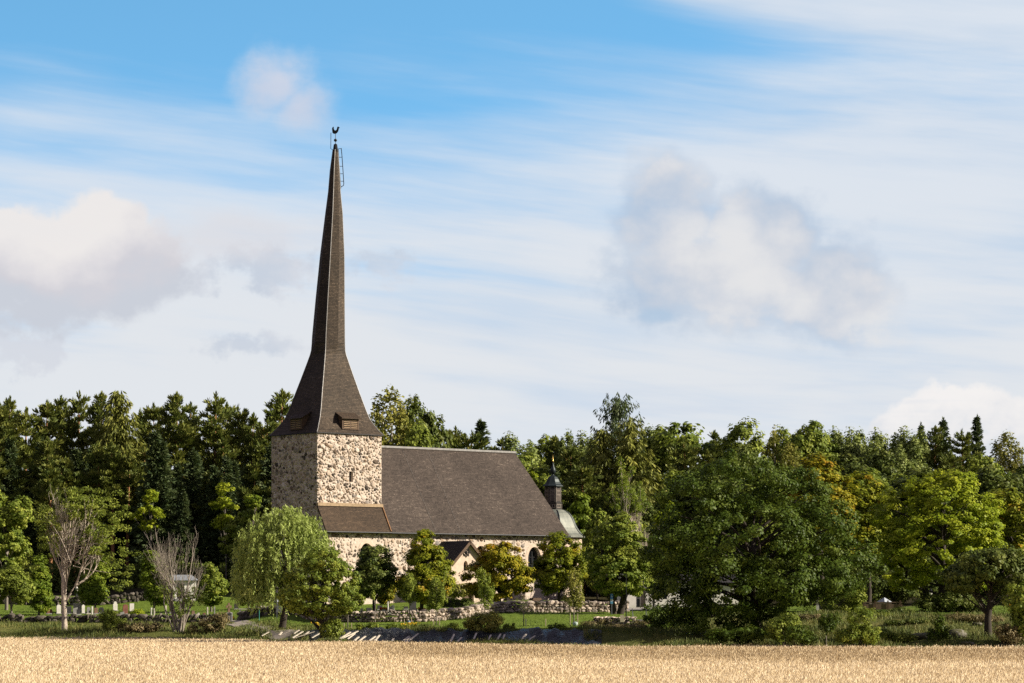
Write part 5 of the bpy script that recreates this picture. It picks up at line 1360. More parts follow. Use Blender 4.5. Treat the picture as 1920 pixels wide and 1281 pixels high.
def build_field():
    ys = np.concatenate([np.arange(60, 110, 5), np.arange(110, 246, 1.0)]); us = np.linspace(-.235, .235, 150)
    XX = us[None] * np.maximum(ys[:, None], 110); YY = np.repeat(ys[:, None], 150, 1)
    YY = np.minimum(YY, yedge(XX, YY) + 1.0)
    ZZ = ground(XX, YY) * .3 + crop_h(XX, YY) - .12
    last = YY >= yedge(XX, YY) + .9
    ZZ = np.where(last, .05, ZZ)
    V = np.stack([XX, YY, ZZ], -1).reshape(-1, 3); n, m = XX.shape
    idx = np.arange(n * m).reshape(n, m)
    Q = [tuple(q) for q in np.stack([idx[:-1, :-1], idx[:-1, 1:], idx[1:, 1:], idx[1:, :-1]], -1).reshape(-1, 4) if YY.ravel()[q[3]] - YY.ravel()[q[0]] > .01]
    me = polymesh('wheat_stand', V, Q, M['wheat_under'], True, uv=False)
    o = bpy.data.objects.new('wheat_field', me); COL.objects.link(o); tag(o, kind='structure')
    r = np.random.default_rng(90)
    N = 430000
    Y = 112 + (243 - 112) * r.uniform(0, 1, N) ** 1.0
    X = r.uniform(-.205, .205, N) * Y
    # extra rows of ears along the far edge
    k = Y < yedge(X, Y) + .3; X, Y = X[k], Y[k]; n = len(X)
    h = ground(X, Y) * .3 + crop_h(X, Y) + r.normal(0, .045, n) + np.where(r.uniform(size=n) < .02, .12, 0)
    L = r.uniform(.09, .19, n); w = r.uniform(.012, .023, n) * (Y / 170)
    a = r.uniform(0, 6.28, n); lean = r.normal(0, .35, (n, 2)) + np.array([.10, -.05])
    up = unit(np.concatenate([lean, np.ones((n, 1))], 1)); sd_ = np.stack([np.cos(a), np.sin(a) * .6, np.zeros(n)], 1)
    c = np.stack([X, Y, h], 1)
    Vq = np.empty((n, 4, 3))
    Vq[:, 0] = c - up * L[:, None] * .9; Vq[:, 1] = c + sd_ * w[:, None]; Vq[:, 2] = c + up * L[:, None] * .55; Vq[:, 3] = c - sd_ * w[:, None]
    dd = yedge(X, Y) - Y; pp = ppx(X, Y)      # shadow band near the far edge, painted as a darker ear tint
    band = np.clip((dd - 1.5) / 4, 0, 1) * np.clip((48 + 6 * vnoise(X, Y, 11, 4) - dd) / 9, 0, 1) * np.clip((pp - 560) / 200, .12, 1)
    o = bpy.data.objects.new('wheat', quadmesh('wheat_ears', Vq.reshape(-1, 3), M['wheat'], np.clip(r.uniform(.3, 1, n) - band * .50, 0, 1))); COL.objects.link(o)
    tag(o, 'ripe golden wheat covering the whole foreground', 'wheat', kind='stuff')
build_field()

# ------------------------------------------------------------------ grass
def _gr(t, bs, o):
    ti = attr(t, 'tint'); p = geopos(t); n = noise(t, p, .30, 4, .6)
    n2 = noise(t, p, .9, 3)
    c = ramp(t, ti * .4 + n * .8 + (n2 - .5) * 1.1 - .12, [(0, (.040, .068, .014)), (.45, (.105, .135, .024)), (.75, (.20, .19, .050)), (1, (.38, .32, .12))])
    setin(t, bs, Base_Color=c, Roughness=.6, Specular_IOR_Level=.25)
M['tall_grass'] = mat('tall_grass', _gr)
def _gr2(t, bs, o):
    ti = attr(t, 'tint'); p = geopos(t); n = noise(t, p, .35, 4, .6)
    c = ramp(t, ti * .5 + n * .6 - .05, [(0, (.055, .10, .012)), (.5, (.11, .17, .020)), (1, (.19, .24, .035))])
    setin(t, bs, Base_Color=c, Roughness=.6, Specular_IOR_Level=.2)
M['lawn_grass'] = mat('lawn_grass', _gr2)
def blades(name, r, X, Y, hh, ww, m, label, lean=.25):
    n = len(X); z = ground(X, Y); a = r.uniform(0, 6.28, n)
    up = unit(np.concatenate([r.normal(0, lean, (n, 2)), np.ones((n, 1))], 1)); sd_ = np.stack([np.cos(a), np.sin(a), np.zeros(n)], 1)
    c = np.stack([X, Y, z - .02], 1); V = np.empty((n, 4, 3))
    V[:, 0] = c - sd_ * ww[:, None]; V[:, 1] = c + sd_ * ww[:, None]; V[:, 2] = c + up * hh[:, None] + sd_ * ww[:, None] * .25; V[:, 3] = c + up * hh[:, None] - sd_ * ww[:, None] * .25
    o = bpy.data.objects.new(name, quadmesh(name, V.reshape(-1, 3), m, r.uniform(0, 1, n))); COL.objects.link(o)
    tag(o, label, 'grass', kind='stuff')
def build_grass():
    r = np.random.default_rng(91)
    # rough bank
    N = 210000
    p = r.uniform(-60, 1980, N); d = r.uniform(-.5, 1, N)
    depth = np.interp(p, [0, 420, 560, 640, 700, 1060, 1110, 1200, 1300, 1920], [22, 22, 16, 11, 9, 9, 13, 16, 36, 36])
    Y = np.interp(p, [0, 400, 600, 900, 1200, 1920], [241, 236, 222, 215, 208, 202]) + np.clip(d, 0, 1) ** 1.3 * depth + .3
    X = (p - 960) / F * Y
    h = r.uniform(.12, .36, N) * (1 + 1.1 * np.clip(vnoise(X, Y * .6, 1.9, 8), -.75, 1)) * np.where(d < .15, 1.3, 1.0) * np.where((p > 570) & (p < 1130) & (vnoise(X, Y, 1.3, 21) > -.1), 1.45, 1.0)
    keep = ~((p > 580) & (p < 1095) & (Y > yedge(X, Y) + 2.4 + .8 * vnoise(X, Y, 2.0, 31)) & (Y < yedge(X, Y) + 7.4 + .6 * vnoise(X, Y, 1.5, 32)))
    keep &= ~((p > 430) & (p < 545) & (np.abs(Y - np.interp(p, [430, 520], [258, 232])) < 1.2))
    X, Y, h = X[keep], Y[keep], np.maximum(h[keep], .08)
    blades('bank_grass', r, X, Y, h, r.uniform(.012, .03, len(X)), M['tall_grass'], 'tall rough grass on the bank between the wheat and the churchyard', .35)
    # lawns
    N = 110000
    p = r.uniform(-60, 1980, N); Y0 = np.where(p < 430, 262, np.where(p > 1270, 238, np.interp(p, [430, 560, 640], [262, 236, 224.0]))); Y1 = np.where(p < 430, 300, np.where(p > 1250, 292, 300))
    Y = Y0 + (Y1 - Y0) * r.uniform(0, 1, N) ** 1.2; X = (p - 960) / F * Y
    blades('lawn_grass', r, X, Y, r.uniform(.03, .12, N) , r.uniform(.015, .035, N), M['lawn_grass'], 'mown green grass of the churchyard and the slope below its wall')
build_grass()
# gravel path at the left
def build_path():
    def _pm(t, bs, o):
        n = noise(t, geopos(t), 5, 4); setin(t, bs, Base_Color=ramp(t, n, [(.3, (.26, .22, .18)), (.7, (.42, .37, .31))]), Roughness=.95)
    m = mat('path_gravel', _pm)
    C = [G(px, Y) for px, Y in [(405, 266), (432, 258), (455, 250), (480, 243), (505, 237), (528, 233), (560, 229), (600, 227)]]
    V, Fc = [], []
    pts = []
    for i in range(len(C) - 1):
        for k in range(6): pts.append(C[i].lerp(C[i + 1], k / 6))
    for i, c in enumerate(pts):
        d = (pts[min(i + 1, len(pts) - 1)] - pts[max(i - 1, 0)]); s = Vector((-d.y, d.x, 0)).normalized()
        for j in range(5):
            q = c + s * (j - 2) * .5; V.append((q.x, q.y, gz(q.x, q.y) + .05))
    for i in range(len(pts) - 1):
        for j in range(4): Fc.append((i * 5 + j, i * 5 + j + 1, i * 5 + j + 6, i * 5 + j + 5))
    o = bpy.data.objects.new('path', polymesh('path', V, Fc, m, uv=False)); COL.objects.link(o); tag(o, kind='structure')
build_path()

# ------------------------------------------------------------------ dry stone walls
def _rub(t, bs, o):
    ti = attr(t, 'tint'); n = noise(t, objco(t), 3.5, 5, .65)
    c = ramp(t, ti * .7 + (n - .5) * .7 + .15, [(0, (.09, .08, .07)), (.3, (.23, .195, .165)), (.6, (.40, .33, .275)), (.85, (.52, .435, .36)), (1, (.30, .205, .14))])
    n2 = noise(t, objco(t), 1.1, 3)
    c = cmix(t, n2.smooth(.58, .72) * .6, c, (.16, .16, .11, 1))
    setin(t, bs, Base_Color=c, Roughness=.92, Specular_IOR_Level=.12); bump(t, bs, n, .5, .05)
M['rubble'] = mat('wall_boulders', _rub)
def _rub2(t, bs, o):
    ti = attr(t, 'tint'); n = noise(t, objco(t), 3.0, 5, .65)
    c = ramp(t, ti * .8 + (n - .5) * .7 + .05, [(0, (.030, .028, .022)), (.5, (.085, .075, .060)), (.85, (.19, .165, .135)), (1, (.34, .31, .26))])
    setin(t, bs, Base_Color=c, Roughness=.92, Specular_IOR_Level=.1); bump(t, bs, n, .5, .05)
M['shade_rubble'] = mat('mossy_shade_boulders', _rub2)  # mossy stone, with the left wall's shade darkened into its colours
def stone_wall(name, label, pts, height, thick=.7, rows=3, seed=1, m='rubble', cat='wall', boxy=.8):
    """pts: ground line of the front face as (px, Y)"""
    r = np.random.default_rng(seed); L = [G(*q) for q in pts]
    V, Fc, ti = [], [], []
    o0 = L[0].copy()
    seg = [(L[i + 1] - L[i]).length for i in range(len(L) - 1)]
    def at(s):
        for i, l in enumerate(seg):
            if s <= l or i == len(seg) - 1: return L[i].lerp(L[i + 1], s / l), (L[i + 1] - L[i]).normalized()
            s -= l
    hs = height / rows
    for row in range(rows):
        s = 0.0; tot = sum(seg)
        while s < tot:
            w = r.choice([r.uniform(.2, .45), r.uniform(.4, .8), r.uniform(.7, 1.2)], p=[.35, .45, .2]) * (hs / .33) * .85; hgt = hs * r.uniform(.8, 1.75) * (1 if row else 1.2)
            c, d = at(min(s + w / 2, tot)); nrm = Vector((d.y, -d.x, 0))
            g = gz(c.x, c.y)
            v = rock_verts(r, (w * 1.12, thick * r.uniform(.8, 1.15), hgt), boxy)
            tl = r.normal(0, .22); cs, sn = math.cos(tl), math.sin(tl)
            v = np.stack([v[:, 0] * cs - v[:, 2] * sn, v[:, 1], v[:, 0] * sn + v[:, 2] * cs], 1)
            q = c - nrm * (thick * .5 + row * .03 + r.normal(0, .05))
            dx, dy_ = np.array(d), -np.array(nrm)
            base = np.array([q.x, q.y, g + (row + .5) * hs + r.normal(0, .03)]) - np.array(o0)
            W = base + v[:, :1] * dx + v[:, 1:2] * dy_ + v[:, 2:] * np.array([0, 0, 1.0])
            k = len(V) * len(ICO_V); V.append(W); Fc += [tuple(i + k for i in f) for f in ICO_F]; ti += [r.uniform(0, 1)] * len(ICO_F)
            s += w
    A = np.concatenate(V)
    me = polymesh(name, A, Fc, M[m], False, uv=False)
    at_ = me.attributes.new('tint', 'FLOAT', 'FACE'); at_.data.foreach_set('value', np.array(ti, dtype=np.float32))
    return single(name, me, label, cat, o0)
stone_wall('churchyard_wall', 'low mossy, shade-toned churchyard wall with flat light top stones, left of the gap', [(-40, 263), (120, 262.5), (280, 262), (424, 262)], .80, .8, 2, 11, 'shade_rubble', boxy=.85)
stone_wall('churchyard_wall', 'short shaded piece of churchyard wall between the gate gap and the willow', [(441, 260), (500, 255), (560, 250)], .88, .8, 2, 12, 'shade_rubble', boxy=.85)
stone_wall('churchyard_wall', 'sunlit rough boulder wall of the churchyard below the nave', [(556, 250), (600, 242), (700, 240), (800, 241), (880, 246), (960, 254)], 1.0, .9, 4, 13)
stone_wall('churchyard_wall', 'higher boulder wall in the shade of trees below the headstones east of the nave', [(955, 254.5), (1010, 256), (1080, 258), (1115, 259)], 1.1, .9, 4, 14)
stone_wall('churchyard_wall', 'sunlit boulder wall ending at the two-trunked tree', [(1108, 259), (1150, 260), (1178, 261)], 1.05, .9, 4, 15)
stone_wall('terrace_wall', 'rubble retaining wall of the upper terrace behind the left headstones', [(-30, 288.5), (90, 288), (160, 288), (215, 288.5), (300, 291)], 1.0, .8, 3, 16, 'shade_rubble')
stone_wall('stone_bank', 'low sloping bank of small pebbly stones beside the cream notice board', [(1110, 233), (1140, 232.5), (1168, 232), (1192, 232)], .75, .9, 5, 17)

# ------------------------------------------------------------------ headstones and other things of the churchyard
STN = dict(white=plain('white_marble', (.66, .63, .58), .6, var=.12), grey=plain('grey_granite', (.25, .245, .235), .6), dark=plain('dark_granite', (.045, .045, .047), .35), red=plain('red_granite', (.20, .085, .06), .5), pale=plain('pale_limestone', (.50, .46, .39), .8), brown=plain('brown_sandstone', (.20, .125, .085), .85))
def headstone(px, Y, w, h, stone, shape, label, rz=.35):
    f = G(px, Y); mb = MB(); t = .20
    o = [(-w / 2, 0), (w / 2, 0)]
    if shape == 'round': o += [(w / 2 * math.cos(a), h - w / 2 * .8 + w / 2 * .8 * math.sin(a)) for a in np.linspace(0, math.pi, 9)]
    elif shape == 'shoulder': o += [(w / 2, h * .72), (w * .36, h * .76), (w * .34, h * .88), (w * .18, h * .98), (0, h), (-w * .18, h * .98), (-w * .34, h * .88), (-w * .36, h * .76), (-w / 2, h * .72)]
    elif shape == 'peak': o += [(w / 2, h * .86), (0, h), (-w / 2, h * .86)]
    elif shape == 'cross':
        a = w * .17; o = [(-a * 1.4, 0), (a * 1.4, 0), (a, h * .52), (w / 2, h * .52), (w / 2, h * .76), (a, h * .76), (a, h), (-a, h), (-a, h * .76), (-w / 2, h * .76), (-w / 2, h * .52), (-a, h * .52)]
    elif shape == 'slant': o += [(w / 2, h), (-w / 2, h * .80)]
    else: o += [(w / 2, h), (-w / 2, h)]
    mb.prism(o, -t / 2, t / 2)
    th = thing('headstone', label, 'headstone', f, rz, 'headstones in the churchyard')
    part('slab', mb.mesh('slab', STN[stone]), th)
    if shape != 'post': part('plinth', MB().box(-w / 2 - .08, w / 2 + .08, -.2, .2, -.3, .09).mesh('plinth', STN['grey' if stone != 'grey' else 'pale']), th)
for a in [
    (93, 271, .55, .55, 'red', 'round', 'low rounded red granite headstone behind the left wall'),
    (110, 271, .42, .95, 'white', 'round', 'white rounded headstone just left of the ash trunk'),
    (129, 270, .50, .80, 'dark', 'flat', 'dark square headstone right beside the ash trunk'),
    (145, 276, .78, .95, 'pale', 'flat', 'large pale square headstone with an inscription behind smaller stones'),
    (141, 269, .46, .72, 'grey', 'slant', 'grey slanting headstone in front of the large pale square one'),
    (147, 268, .34, .55, 'dark', 'flat', 'small dark headstone in front of the large pale square one'),
    (156, 272, .30, .95, 'white', 'peak', 'narrow white pointed headstone right of the large pale square one'),
    (166, 270, .34, .70, 'grey', 'round', 'small grey rounded headstone right of the narrow white one'),
    (173, 269, .14, .80, 'white', 'post', 'thin white grave post among the left headstones'),
    (180, 270, .36, .62, 'brown', 'flat', 'low brown headstone under the green and yellow maple'),
    (190, 273, .5, .62, 'dark', 'round', 'dark rounded headstone under the green and yellow maple'),
    (216, 280, .45, 1.0, 'white', 'shoulder', 'ornate white headstone with shouldered top in front of the dark terrace'),
    (235, 269, .50, 1.0, 'red', 'round', 'tall rounded red-brown headstone behind the left wall'),
    (229, 267, .40, .45, 'grey', 'slant', 'low grey slab beside the tall red-brown headstone'),
    (247, 279, .45, .85, 'white', 'flat', 'plain white square headstone on the lawn'),
    (284, 268, .13, .72, 'white', 'post', 'left of two thin white grave posts under the bright green maple'),
    (289, 268, .10, .66, 'pale', 'post', 'right of two thin white grave posts under the bright green maple'),
    (302, 266, .20, .42, 'grey', 'flat', 'tiny grey stone by the foot of the bare tree'),
    (311, 272, .15, .90, 'pale', 'post', 'slender pale stone post left of the bare tree'),
    (322, 275, .42, .95, 'dark', 'round', 'dark rounded headstone seen through the bare tree'),
    (362, 268, .30, .50, 'brown', 'round', 'small brown headstone right of the bare tree'),
    (372, 266, .22, .48, 'pale', 'flat', 'small pale headstone right of the bare tree'),
    (383, 266, .20, .48, 'red', 'flat', 'small reddish headstone over the brambles'),
    (389, 271, .12, .75, 'pale', 'post', 'thin pale post under the round green maple'),
    (402, 271, .11, .78, 'grey', 'post', 'thin grey post right of the round green maple'),
    (443, 286, .42, .62, 'dark', 'flat', 'dark square headstone alone on the lawn left of the umbrella-shaped tree'),
    (429, 272, .55, 1.05, 'brown', 'cross', 'brown stone cross above the gate pillar'),
    (484, 262, .46, .95, 'dark', 'flat', 'tall dark headstone behind the green pole'),
    (492, 266, .42, .85, 'pale', 'cross', 'pale weathered stone cross behind the green pole'),
    (542, 262, .42, .80, 'dark', 'round', 'dark headstone right of the willow trunk'),
    (677, 250, .26, .55, 'dark', 'flat', 'small dark headstone at the left end of the sunlit lawn'),
    (682, 248, .26, .30, 'dark', 'round', 'very low rounded dark stone beside the small dark headstone'),
    (692, 250, .46, .60, 'dark', 'flat', 'dark slab headstone left of the thin bare stem'),
    (712, 270, .46, .46, 'dark', 'flat', 'dark headstone farther back beside the red flowers'),
    (719, 250, .34, .42, 'dark', 'flat', 'low dark block in front of the red flowers'),
    (732, 252, .38, .72, 'dark', 'slant', 'dark headstone beside the white birch stem'),
    (737, 260, .24, .66, 'white', 'peak', 'small white pointed headstone on the sunlit lawn'),
    (761, 272, .42, .32, 'dark', 'flat', 'low wide dark headstone behind the spindle-crowned young tree'),
    (774, 252, .62, 1.12, 'dark', 'flat', 'tallest dark headstone on the lawn below the pointed maple'),
    (917, 258, .40, .58, 'dark', 'peak', 'black pointed headstone right of the grey-green bushes'),
    (926, 259, .50, 1.05, 'dark', 'flat', 'tall dark headstone left of the gap in the shade'),
    (944, 268, .26, .62, 'brown', 'flat', 'narrow yellowish headstone before the sunlit nave wall'),
    (952, 260, .46, .72, 'dark', 'slant', 'dark slanting headstone in front of the sunlit nave wall'),
    (977, 262, .35, .55, 'grey', 'round', 'small grey headstone behind the basket-shaped tree'),
    (990, 262, .48, .82, 'red', 'round', 'reddish rounded headstone left of the little stone monument'),
    (1016, 262, .46, 1.12, 'dark', 'round', 'tall dark headstone right of the little stone monument'),
    (1028, 261, .40, .66, 'dark', 'flat', 'square dark headstone right of the tall dark one'),
    (1038, 262, .70, .50, 'dark', 'flat', 'wide low dark headstone under the maple with the yellow top'),
    (1048, 262, .36, .62, 'grey', 'round', 'grey rounded headstone by the trunk of the yellow-topped maple')]:
    headstone(*a)
# small stone monument with a roof
t = thing('stone_monument', 'little roofed fieldstone monument with a plaque among the dark headstones', 'monument', G(1004, 264), .5)
part('body', MB().box(-.45, .45, -.3, .3, -.3, 1.0).mesh('body', M['nave_stone']), t)
part('roof', MB().prism([(-.55, 1.0), (.55, 1.0), (.42, 1.28), (-.42, 1.28)], -.4, .4).mesh('roof', M['wood']), t)
part('plaque', MB().box(-.2, .25, -.33, -.303, .42, .78).mesh('plaque', STN['brown']), t)
# clipped hedge below the porch
r_ = np.random.default_rng(5); f_ = G(856, 283)
c_ = np.stack([r_.uniform(-1.5, 1.5, 150), r_.uniform(-.35, .35, 150), r_.uniform(.1, .95, 150)], 1)
V_, t_ = clumps(r_, c_, np.full((150, 3), .2), 46, .08, .6, None, (.3, 0, .4, .6))
h_ = thing('hedge', 'dark clipped hedge below the porch', 'hedge', f_)
part('foliage', quadmesh('hedge_foliage', V_, LM['dull'], t_), h_); part('stems', MB().box(-1.45, 1.45, -.3, .3, -.1, .85).mesh('hedge_stems', M['dark']), h_)
def flowers(px, Y, c, label, n=26, w=.3, h=.3):
    r = np.random.default_rng(int(px)); p = np.stack([r.normal(0, w * .5, n), r.normal(0, w * .4, n), r.uniform(.6, 1.1, n) * h], 1)
    t = thing('flowers', label, 'flowers', G(px, Y))
    V, ti = clumps(r, p, np.full((n, 3), .07), 10, .06, .8); part('blooms', quadmesh('blooms', V, plain('petals_%d' % px, c, .6, var=.2), ti), t)
    V, ti = clumps(r, p * np.array([1, 1, .5]), np.full((n, 3), .1), 12, .07, .5); part('leaves', quadmesh('leaves', V, LM['green'], ti), t)
flowers(720, 262, (.75, .09, .02), 'scarlet flowers on a grave on the sunlit lawn', 26, .5, .35)
flowers(790, 268, (.75, .16, .02), 'orange-red flowers lying on the lawn below the pointed maple', 22, .45, .25)
flowers(596, 232, (.80, .55, .02), 'yellow flowers at the left foot of the small oak', 20, .4, .5)
flowers(758, 229.3, (.78, .52, .02), 'yellow flowers left of the spindle-crowned young tree on the bank', 18, .4, .4)
flowers(776, 229.3, (.72, .50, .02), 'yellow flowers right of the spindle-crowned young tree on the bank', 18, .5, .45)
flowers(1901, 250, (.80, .30, .01), 'bright orange flowers on the lawn at the right edge', 26, .4, .7)
flowers(436, 262, (.75, .42, .02), 'small orange flowers beside the gate pillar', 8, .2, .35)
# white mortuary chapel behind the bare tree
t = thing('white_chapel', 'small white plastered chapel with a grey roof behind the bare tree', 'chapel', G(341, 292), .25, None, (.86, .86, 1.0))
part('wall', MB().box(-1.9, 1.6, -1.5, 1.5, -.5, 2.15).mesh('wall', M['white']), t)
mb = MB(); mb.slab([(-2.2, -1.9, 2.12), (1.9, -1.9, 2.12), (1.2, 0, 2.7), (-1.5, 0, 2.7)], (0, -.4, 1), .1); mb.slab([(1.9, 1.9, 2.12), (-2.2, 1.9, 2.12), (-1.5, 0, 2.7), (1.2, 0, 2.7)], (0, .4, 1), .1); mb.slab([(-2.2, 1.9, 2.12), (-2.2, -1.9, 2.12), (-1.5, 0, 2.7)], (-1, 0, .5), .08); mb.slab([(1.9, -1.9, 2.12), (1.9, 1.9, 2.12), (1.2, 0, 2.7)], (1, 0, .5), .08)
part('roof', mb.mesh('roof', plain('pale_sheet_roof', (.26, .28, .30), .5, .2)), t)
part('door', MB().box(-.75, .1, -1.54, -1.503, -.1, 1.75).mesh('door', M['dark']), t)
part('steps', MB().box(-1.1, .45, -2.2, -1.503, -.5, .12).mesh('steps', STN['grey']), t)
# gate pillar, green pole, board on the wall
single('gate_pillar', MB().box(-.22, .22, -.2, .2, -.3, .78).prism([(-.27, .78), (.27, .78), (0, .95)], -.26, .26).mesh('gate_pillar', STN['grey']), 'short grey gate pillar at the end of the left churchyard wall', 'gate pillar', G(431, 261))
single('marker_pole', MB().tube([(0, 0, -.2), (0, 0, 1.05)], .035, 6).lathe([(.02, 1.04), (.05, 1.06), (.02, 1.1)], 0, 0, 6).mesh('marker_pole', plain('turquoise_paint', (.05, .28, .22), .5)), 'thin turquoise pole before the shaded piece of wall', 'pole', G(486, 251))
t = thing('bench', 'grey bench behind the shaded piece of wall under the umbrella-shaped tree', 'bench', G(462, 262), .1)
part('seat', MB().box(-.8, .8, -.22, .22, .86, .93).mesh('seat', STN['pale']), t)
for x in (-.6, .6): part('support', MB().box(x - .08, x + .08, -.18, .18, -.1, .858).mesh('support', STN['grey']), t)
t = thing('notice_board', 'tall grey notice board with white papers beside the willow trunk', 'notice board', G(523, 250), .2)
part('panel', MB().box(-.25, .25, -.04, .04, .5, 2.0).mesh('panel', M['steel']), t)
part('paper', MB().box(-.18, .2, -.055, -.042, 1.35, 1.92).mesh('paper', plain('blue_white_paper', (.55, .60, .68), .6)), t)
for x in (-.2, .2): part('post', MB().tube([(x, 0, -.2), (x, 0, .5)], .03, 6).mesh('post', M['steel']), t)
single('white_sign', MB().slab([(-.18, -.1, .25), (.2, -.1, .22), (.2, .12, .42), (-.18, .12, .45)], (0, -.5, 1), .05).tube([(0, 0, -.1), (0, 0, .3)], .03, 5).mesh('white_sign', STN['white']), 'small tilted white sign behind the left wall near the picture edge', 'sign', G(20, 264))
single('birch_stump_post', MB().tube([(0, 0, -.2), (.03, 0, .6), (0, 0, 1.15)], [.075, .065, .06], 7).mesh('birch_stump_post', BK['white']), 'white birch pole standing among the dark headstones on the lawn', 'pole', G(727, 251))
t = thing('grave_lantern', 'white grave lantern on a post before the dark trees behind the left headstones', 'lantern', G(144, 292), 0)
part('post', MB().tube([(0, 0, -.2), (0, 0, .9)], .03, 6).mesh('post', M['steel']), t)
part('lamp', MB().lathe([(.05, .9), (.10, .95), (.12, 1.25), (.14, 1.28), (.03, 1.4)], 0, 0, 6).mesh('lamp', STN['white']), t)

# ------------------------------------------------------------------ black plastic sheet with battens on the bank
def build_tarp():
    def _pl(t, bs, o):
        n = noise(t, objco(t), 1.2, 4); setin(t, bs, Base_Color=ramp(t, n, [(.35, (.005, .007, .011)), (.7, (.014, .019, .030))]), Roughness=.32, Specular_IOR_Level=.22)
        bump(t, bs, noise(t, scalevec(t, geopos(t), 1.6, 2.2, 4), 1.0, 4, .6, 1.2), 1.0, 1.0)
    r = np.random.default_rng(44)
    nx, ny = 240, 16; V, Fc = [], []
    for j in range(ny):
        for i in range(nx):
            px = 568 + (1128 - 568) * i / (nx - 1); f = j / (ny - 1)
            Yb = float(yedge(X_(px, 215), 215)); Yt = Yb + np.interp(px, [568, 640, 1040, 1128], [6.0, 8.6, 8.6, 7.8]) + .25 * math.sin(px * .11) + .2 * math.sin(px * .043 + 1)
            Y = Yb + 1.2 + .2 * math.sin(px * .09 + 2) + (Yt - Yb - 1.2) * f; x = X_(px, Y)
            w = .10 * math.sin(px * .10 + 5 * f + math.sin(px * .03) * 3) + .06 * math.sin(px * .19 - 9 * f) + .10 * math.sin(f * 8 + px * .045) + .03 * math.sin(px * .45 + 14 * f)
            z = gz(x, Y) + .10 + max(-.05, w) * (1 if 0 < j < ny - 1 else .2)
            V.append((x, Y, z))
    for j in range(ny - 1):
        for i in range(nx - 1): Fc.append((j * nx + i, j * nx + i + 1, (j + 1) * nx + i + 1, (j + 1) * nx + i))
    single('plastic_sheet', polymesh('plastic_sheet', V, Fc, mat('black_plastic', _pl), True, uv=False), 'wrinkled black plastic sheet covering the bank along the wheat', 'plastic sheet')
    proto = MB().box(-.07, .07, -.5, .5, -.03, .03).mesh('batten', plain('bleached_batten', (.55, .49, .40), .8, sc=5))
    # battens: lower end and upper end in the photo, laid on the slope
    for x0, y0, x1, y1 in [(492, 1194, 503, 1190), (529, 1192.5, 548, 1186), (552, 1190, 560, 1186), (550, 1198, 566, 1189), (553, 1199, 586, 1189), (569, 1194, 578, 1189), (586, 1198, 599, 1192), (524, 1193, 528, 1190),
                           (638, 1200, 655, 1190), (642, 1200, 668, 1188), (653, 1200, 664, 1193), (665, 1203, 672, 1199), (674, 1204, 684, 1198), (694, 1203, 703, 1198), (704, 1203, 711, 1196), (752, 1208, 766, 1198), (758, 1208, 768, 1200), (764, 1208, 782, 1193), (735, 1205, 738, 1202), (846, 1205, 851, 1194), (859, 1205, 865, 1200),
                           (889, 1200, 893, 1192), (916, 1202, 920, 1196), (931, 1205, 938, 1194), (943, 1202, 946, 1195), (979, 1201, 986, 1194), (990, 1204, 1002, 1197)]:
        Yb = float(yedge(X_(x0, 215), 215))
        def onslope(px, py):
            # meet the sight line with the sloping ground
            for Y in np.arange(Yb + .8, Yb + 14, .1):
                x = X_(px, Y)
                if gz(x, Y) + .36 >= Z_(py, Y): break
            return Vector((X_(px, Y), Y, gz(X_(px, Y), Y) + .36))
        a, b = onslope(x0 - (x1 - x0) * .12, y0 - 1.5), onslope(x1 + (x1 - x0) * .12, y1 - 4.5)
        d = b - a
        if d.length < .3: continue
        o = bpy.data.objects.new('batten', proto); COL.objects.link(o)
        o.location = (a + b) / 2; o.rotation_mode = 'QUATERNION'; o.rotation_quaternion = d.to_track_quat('Y', 'Z'); o.scale = (1, d.length, 1)
        tag(o, 'pale wooden batten lying slantwise on the black plastic sheet', 'batten', 'battens holding down the plastic sheet')
build_tarp()

# stakes beside the young trees
def stake(px, Y, h, lab, m=None): return single('tree_stake', MB().tube([(0, 0, -.2), (0, 0, h * .9), (.005, 0, h)], [.04, .04, .025], 6).mesh('tree_stake', m or M['oldwood']), lab, 'stake', G(px, Y), 0, 'stakes along the bank')
stake(1069, 231.0, 1.15, 'left pale stake of the staked young tree'); stake(1083, 231.2, 1.10, 'right pale stake of the staked young tree')
stake(986, 232.0, .62, 'short white-topped stake by the basket-shaped tree', STN['pale']); stake(1023, 230.0, .62, 'grey stake standing alone right of the basket-shaped tree')
stake(824, 234.5, .5, 'short stake right of the loose-crowned young tree'); stake(813, 234.8, .42, 'short stake left of the loose-crowned young tree')
stake(771, 234.6, .75, 'stake right of the spindle-crowned young tree'); stake(758, 234.6, .6, 'stake left of the spindle-crowned young tree')
stake(659, 232.6, .45, 'short stake right of the leftmost thin stem'); stake(645, 232.6, .45, 'short stake left of the leftmost thin stem'); stake(696, 233.6, .5, 'short dark stake left of the thin bare stem', M['wood'])
single('plastic_sack', polymesh('plastic_sack', rock_verts(np.random.default_rng(3), (.5, .4, .42), .3) + np.array([0, 0, .18]), ICO_F, plain('pale_plastic', (.38, .47, .45), .35), True), 'pale plastic sack at the foot of the staked young tree', 'sack', G(1079, 230.8))
single('plastic_sack', polymesh('plastic_sack', rock_verts(np.random.default_rng(4), (.42, .4, .5), .3) + np.array([0, 0, .2]), ICO_F, plain('blue_plastic', (.08, .14, .20), .35), True), 'dark bluish sack at the foot of the spindle-crowned young tree', 'sack', G(766, 234.3))

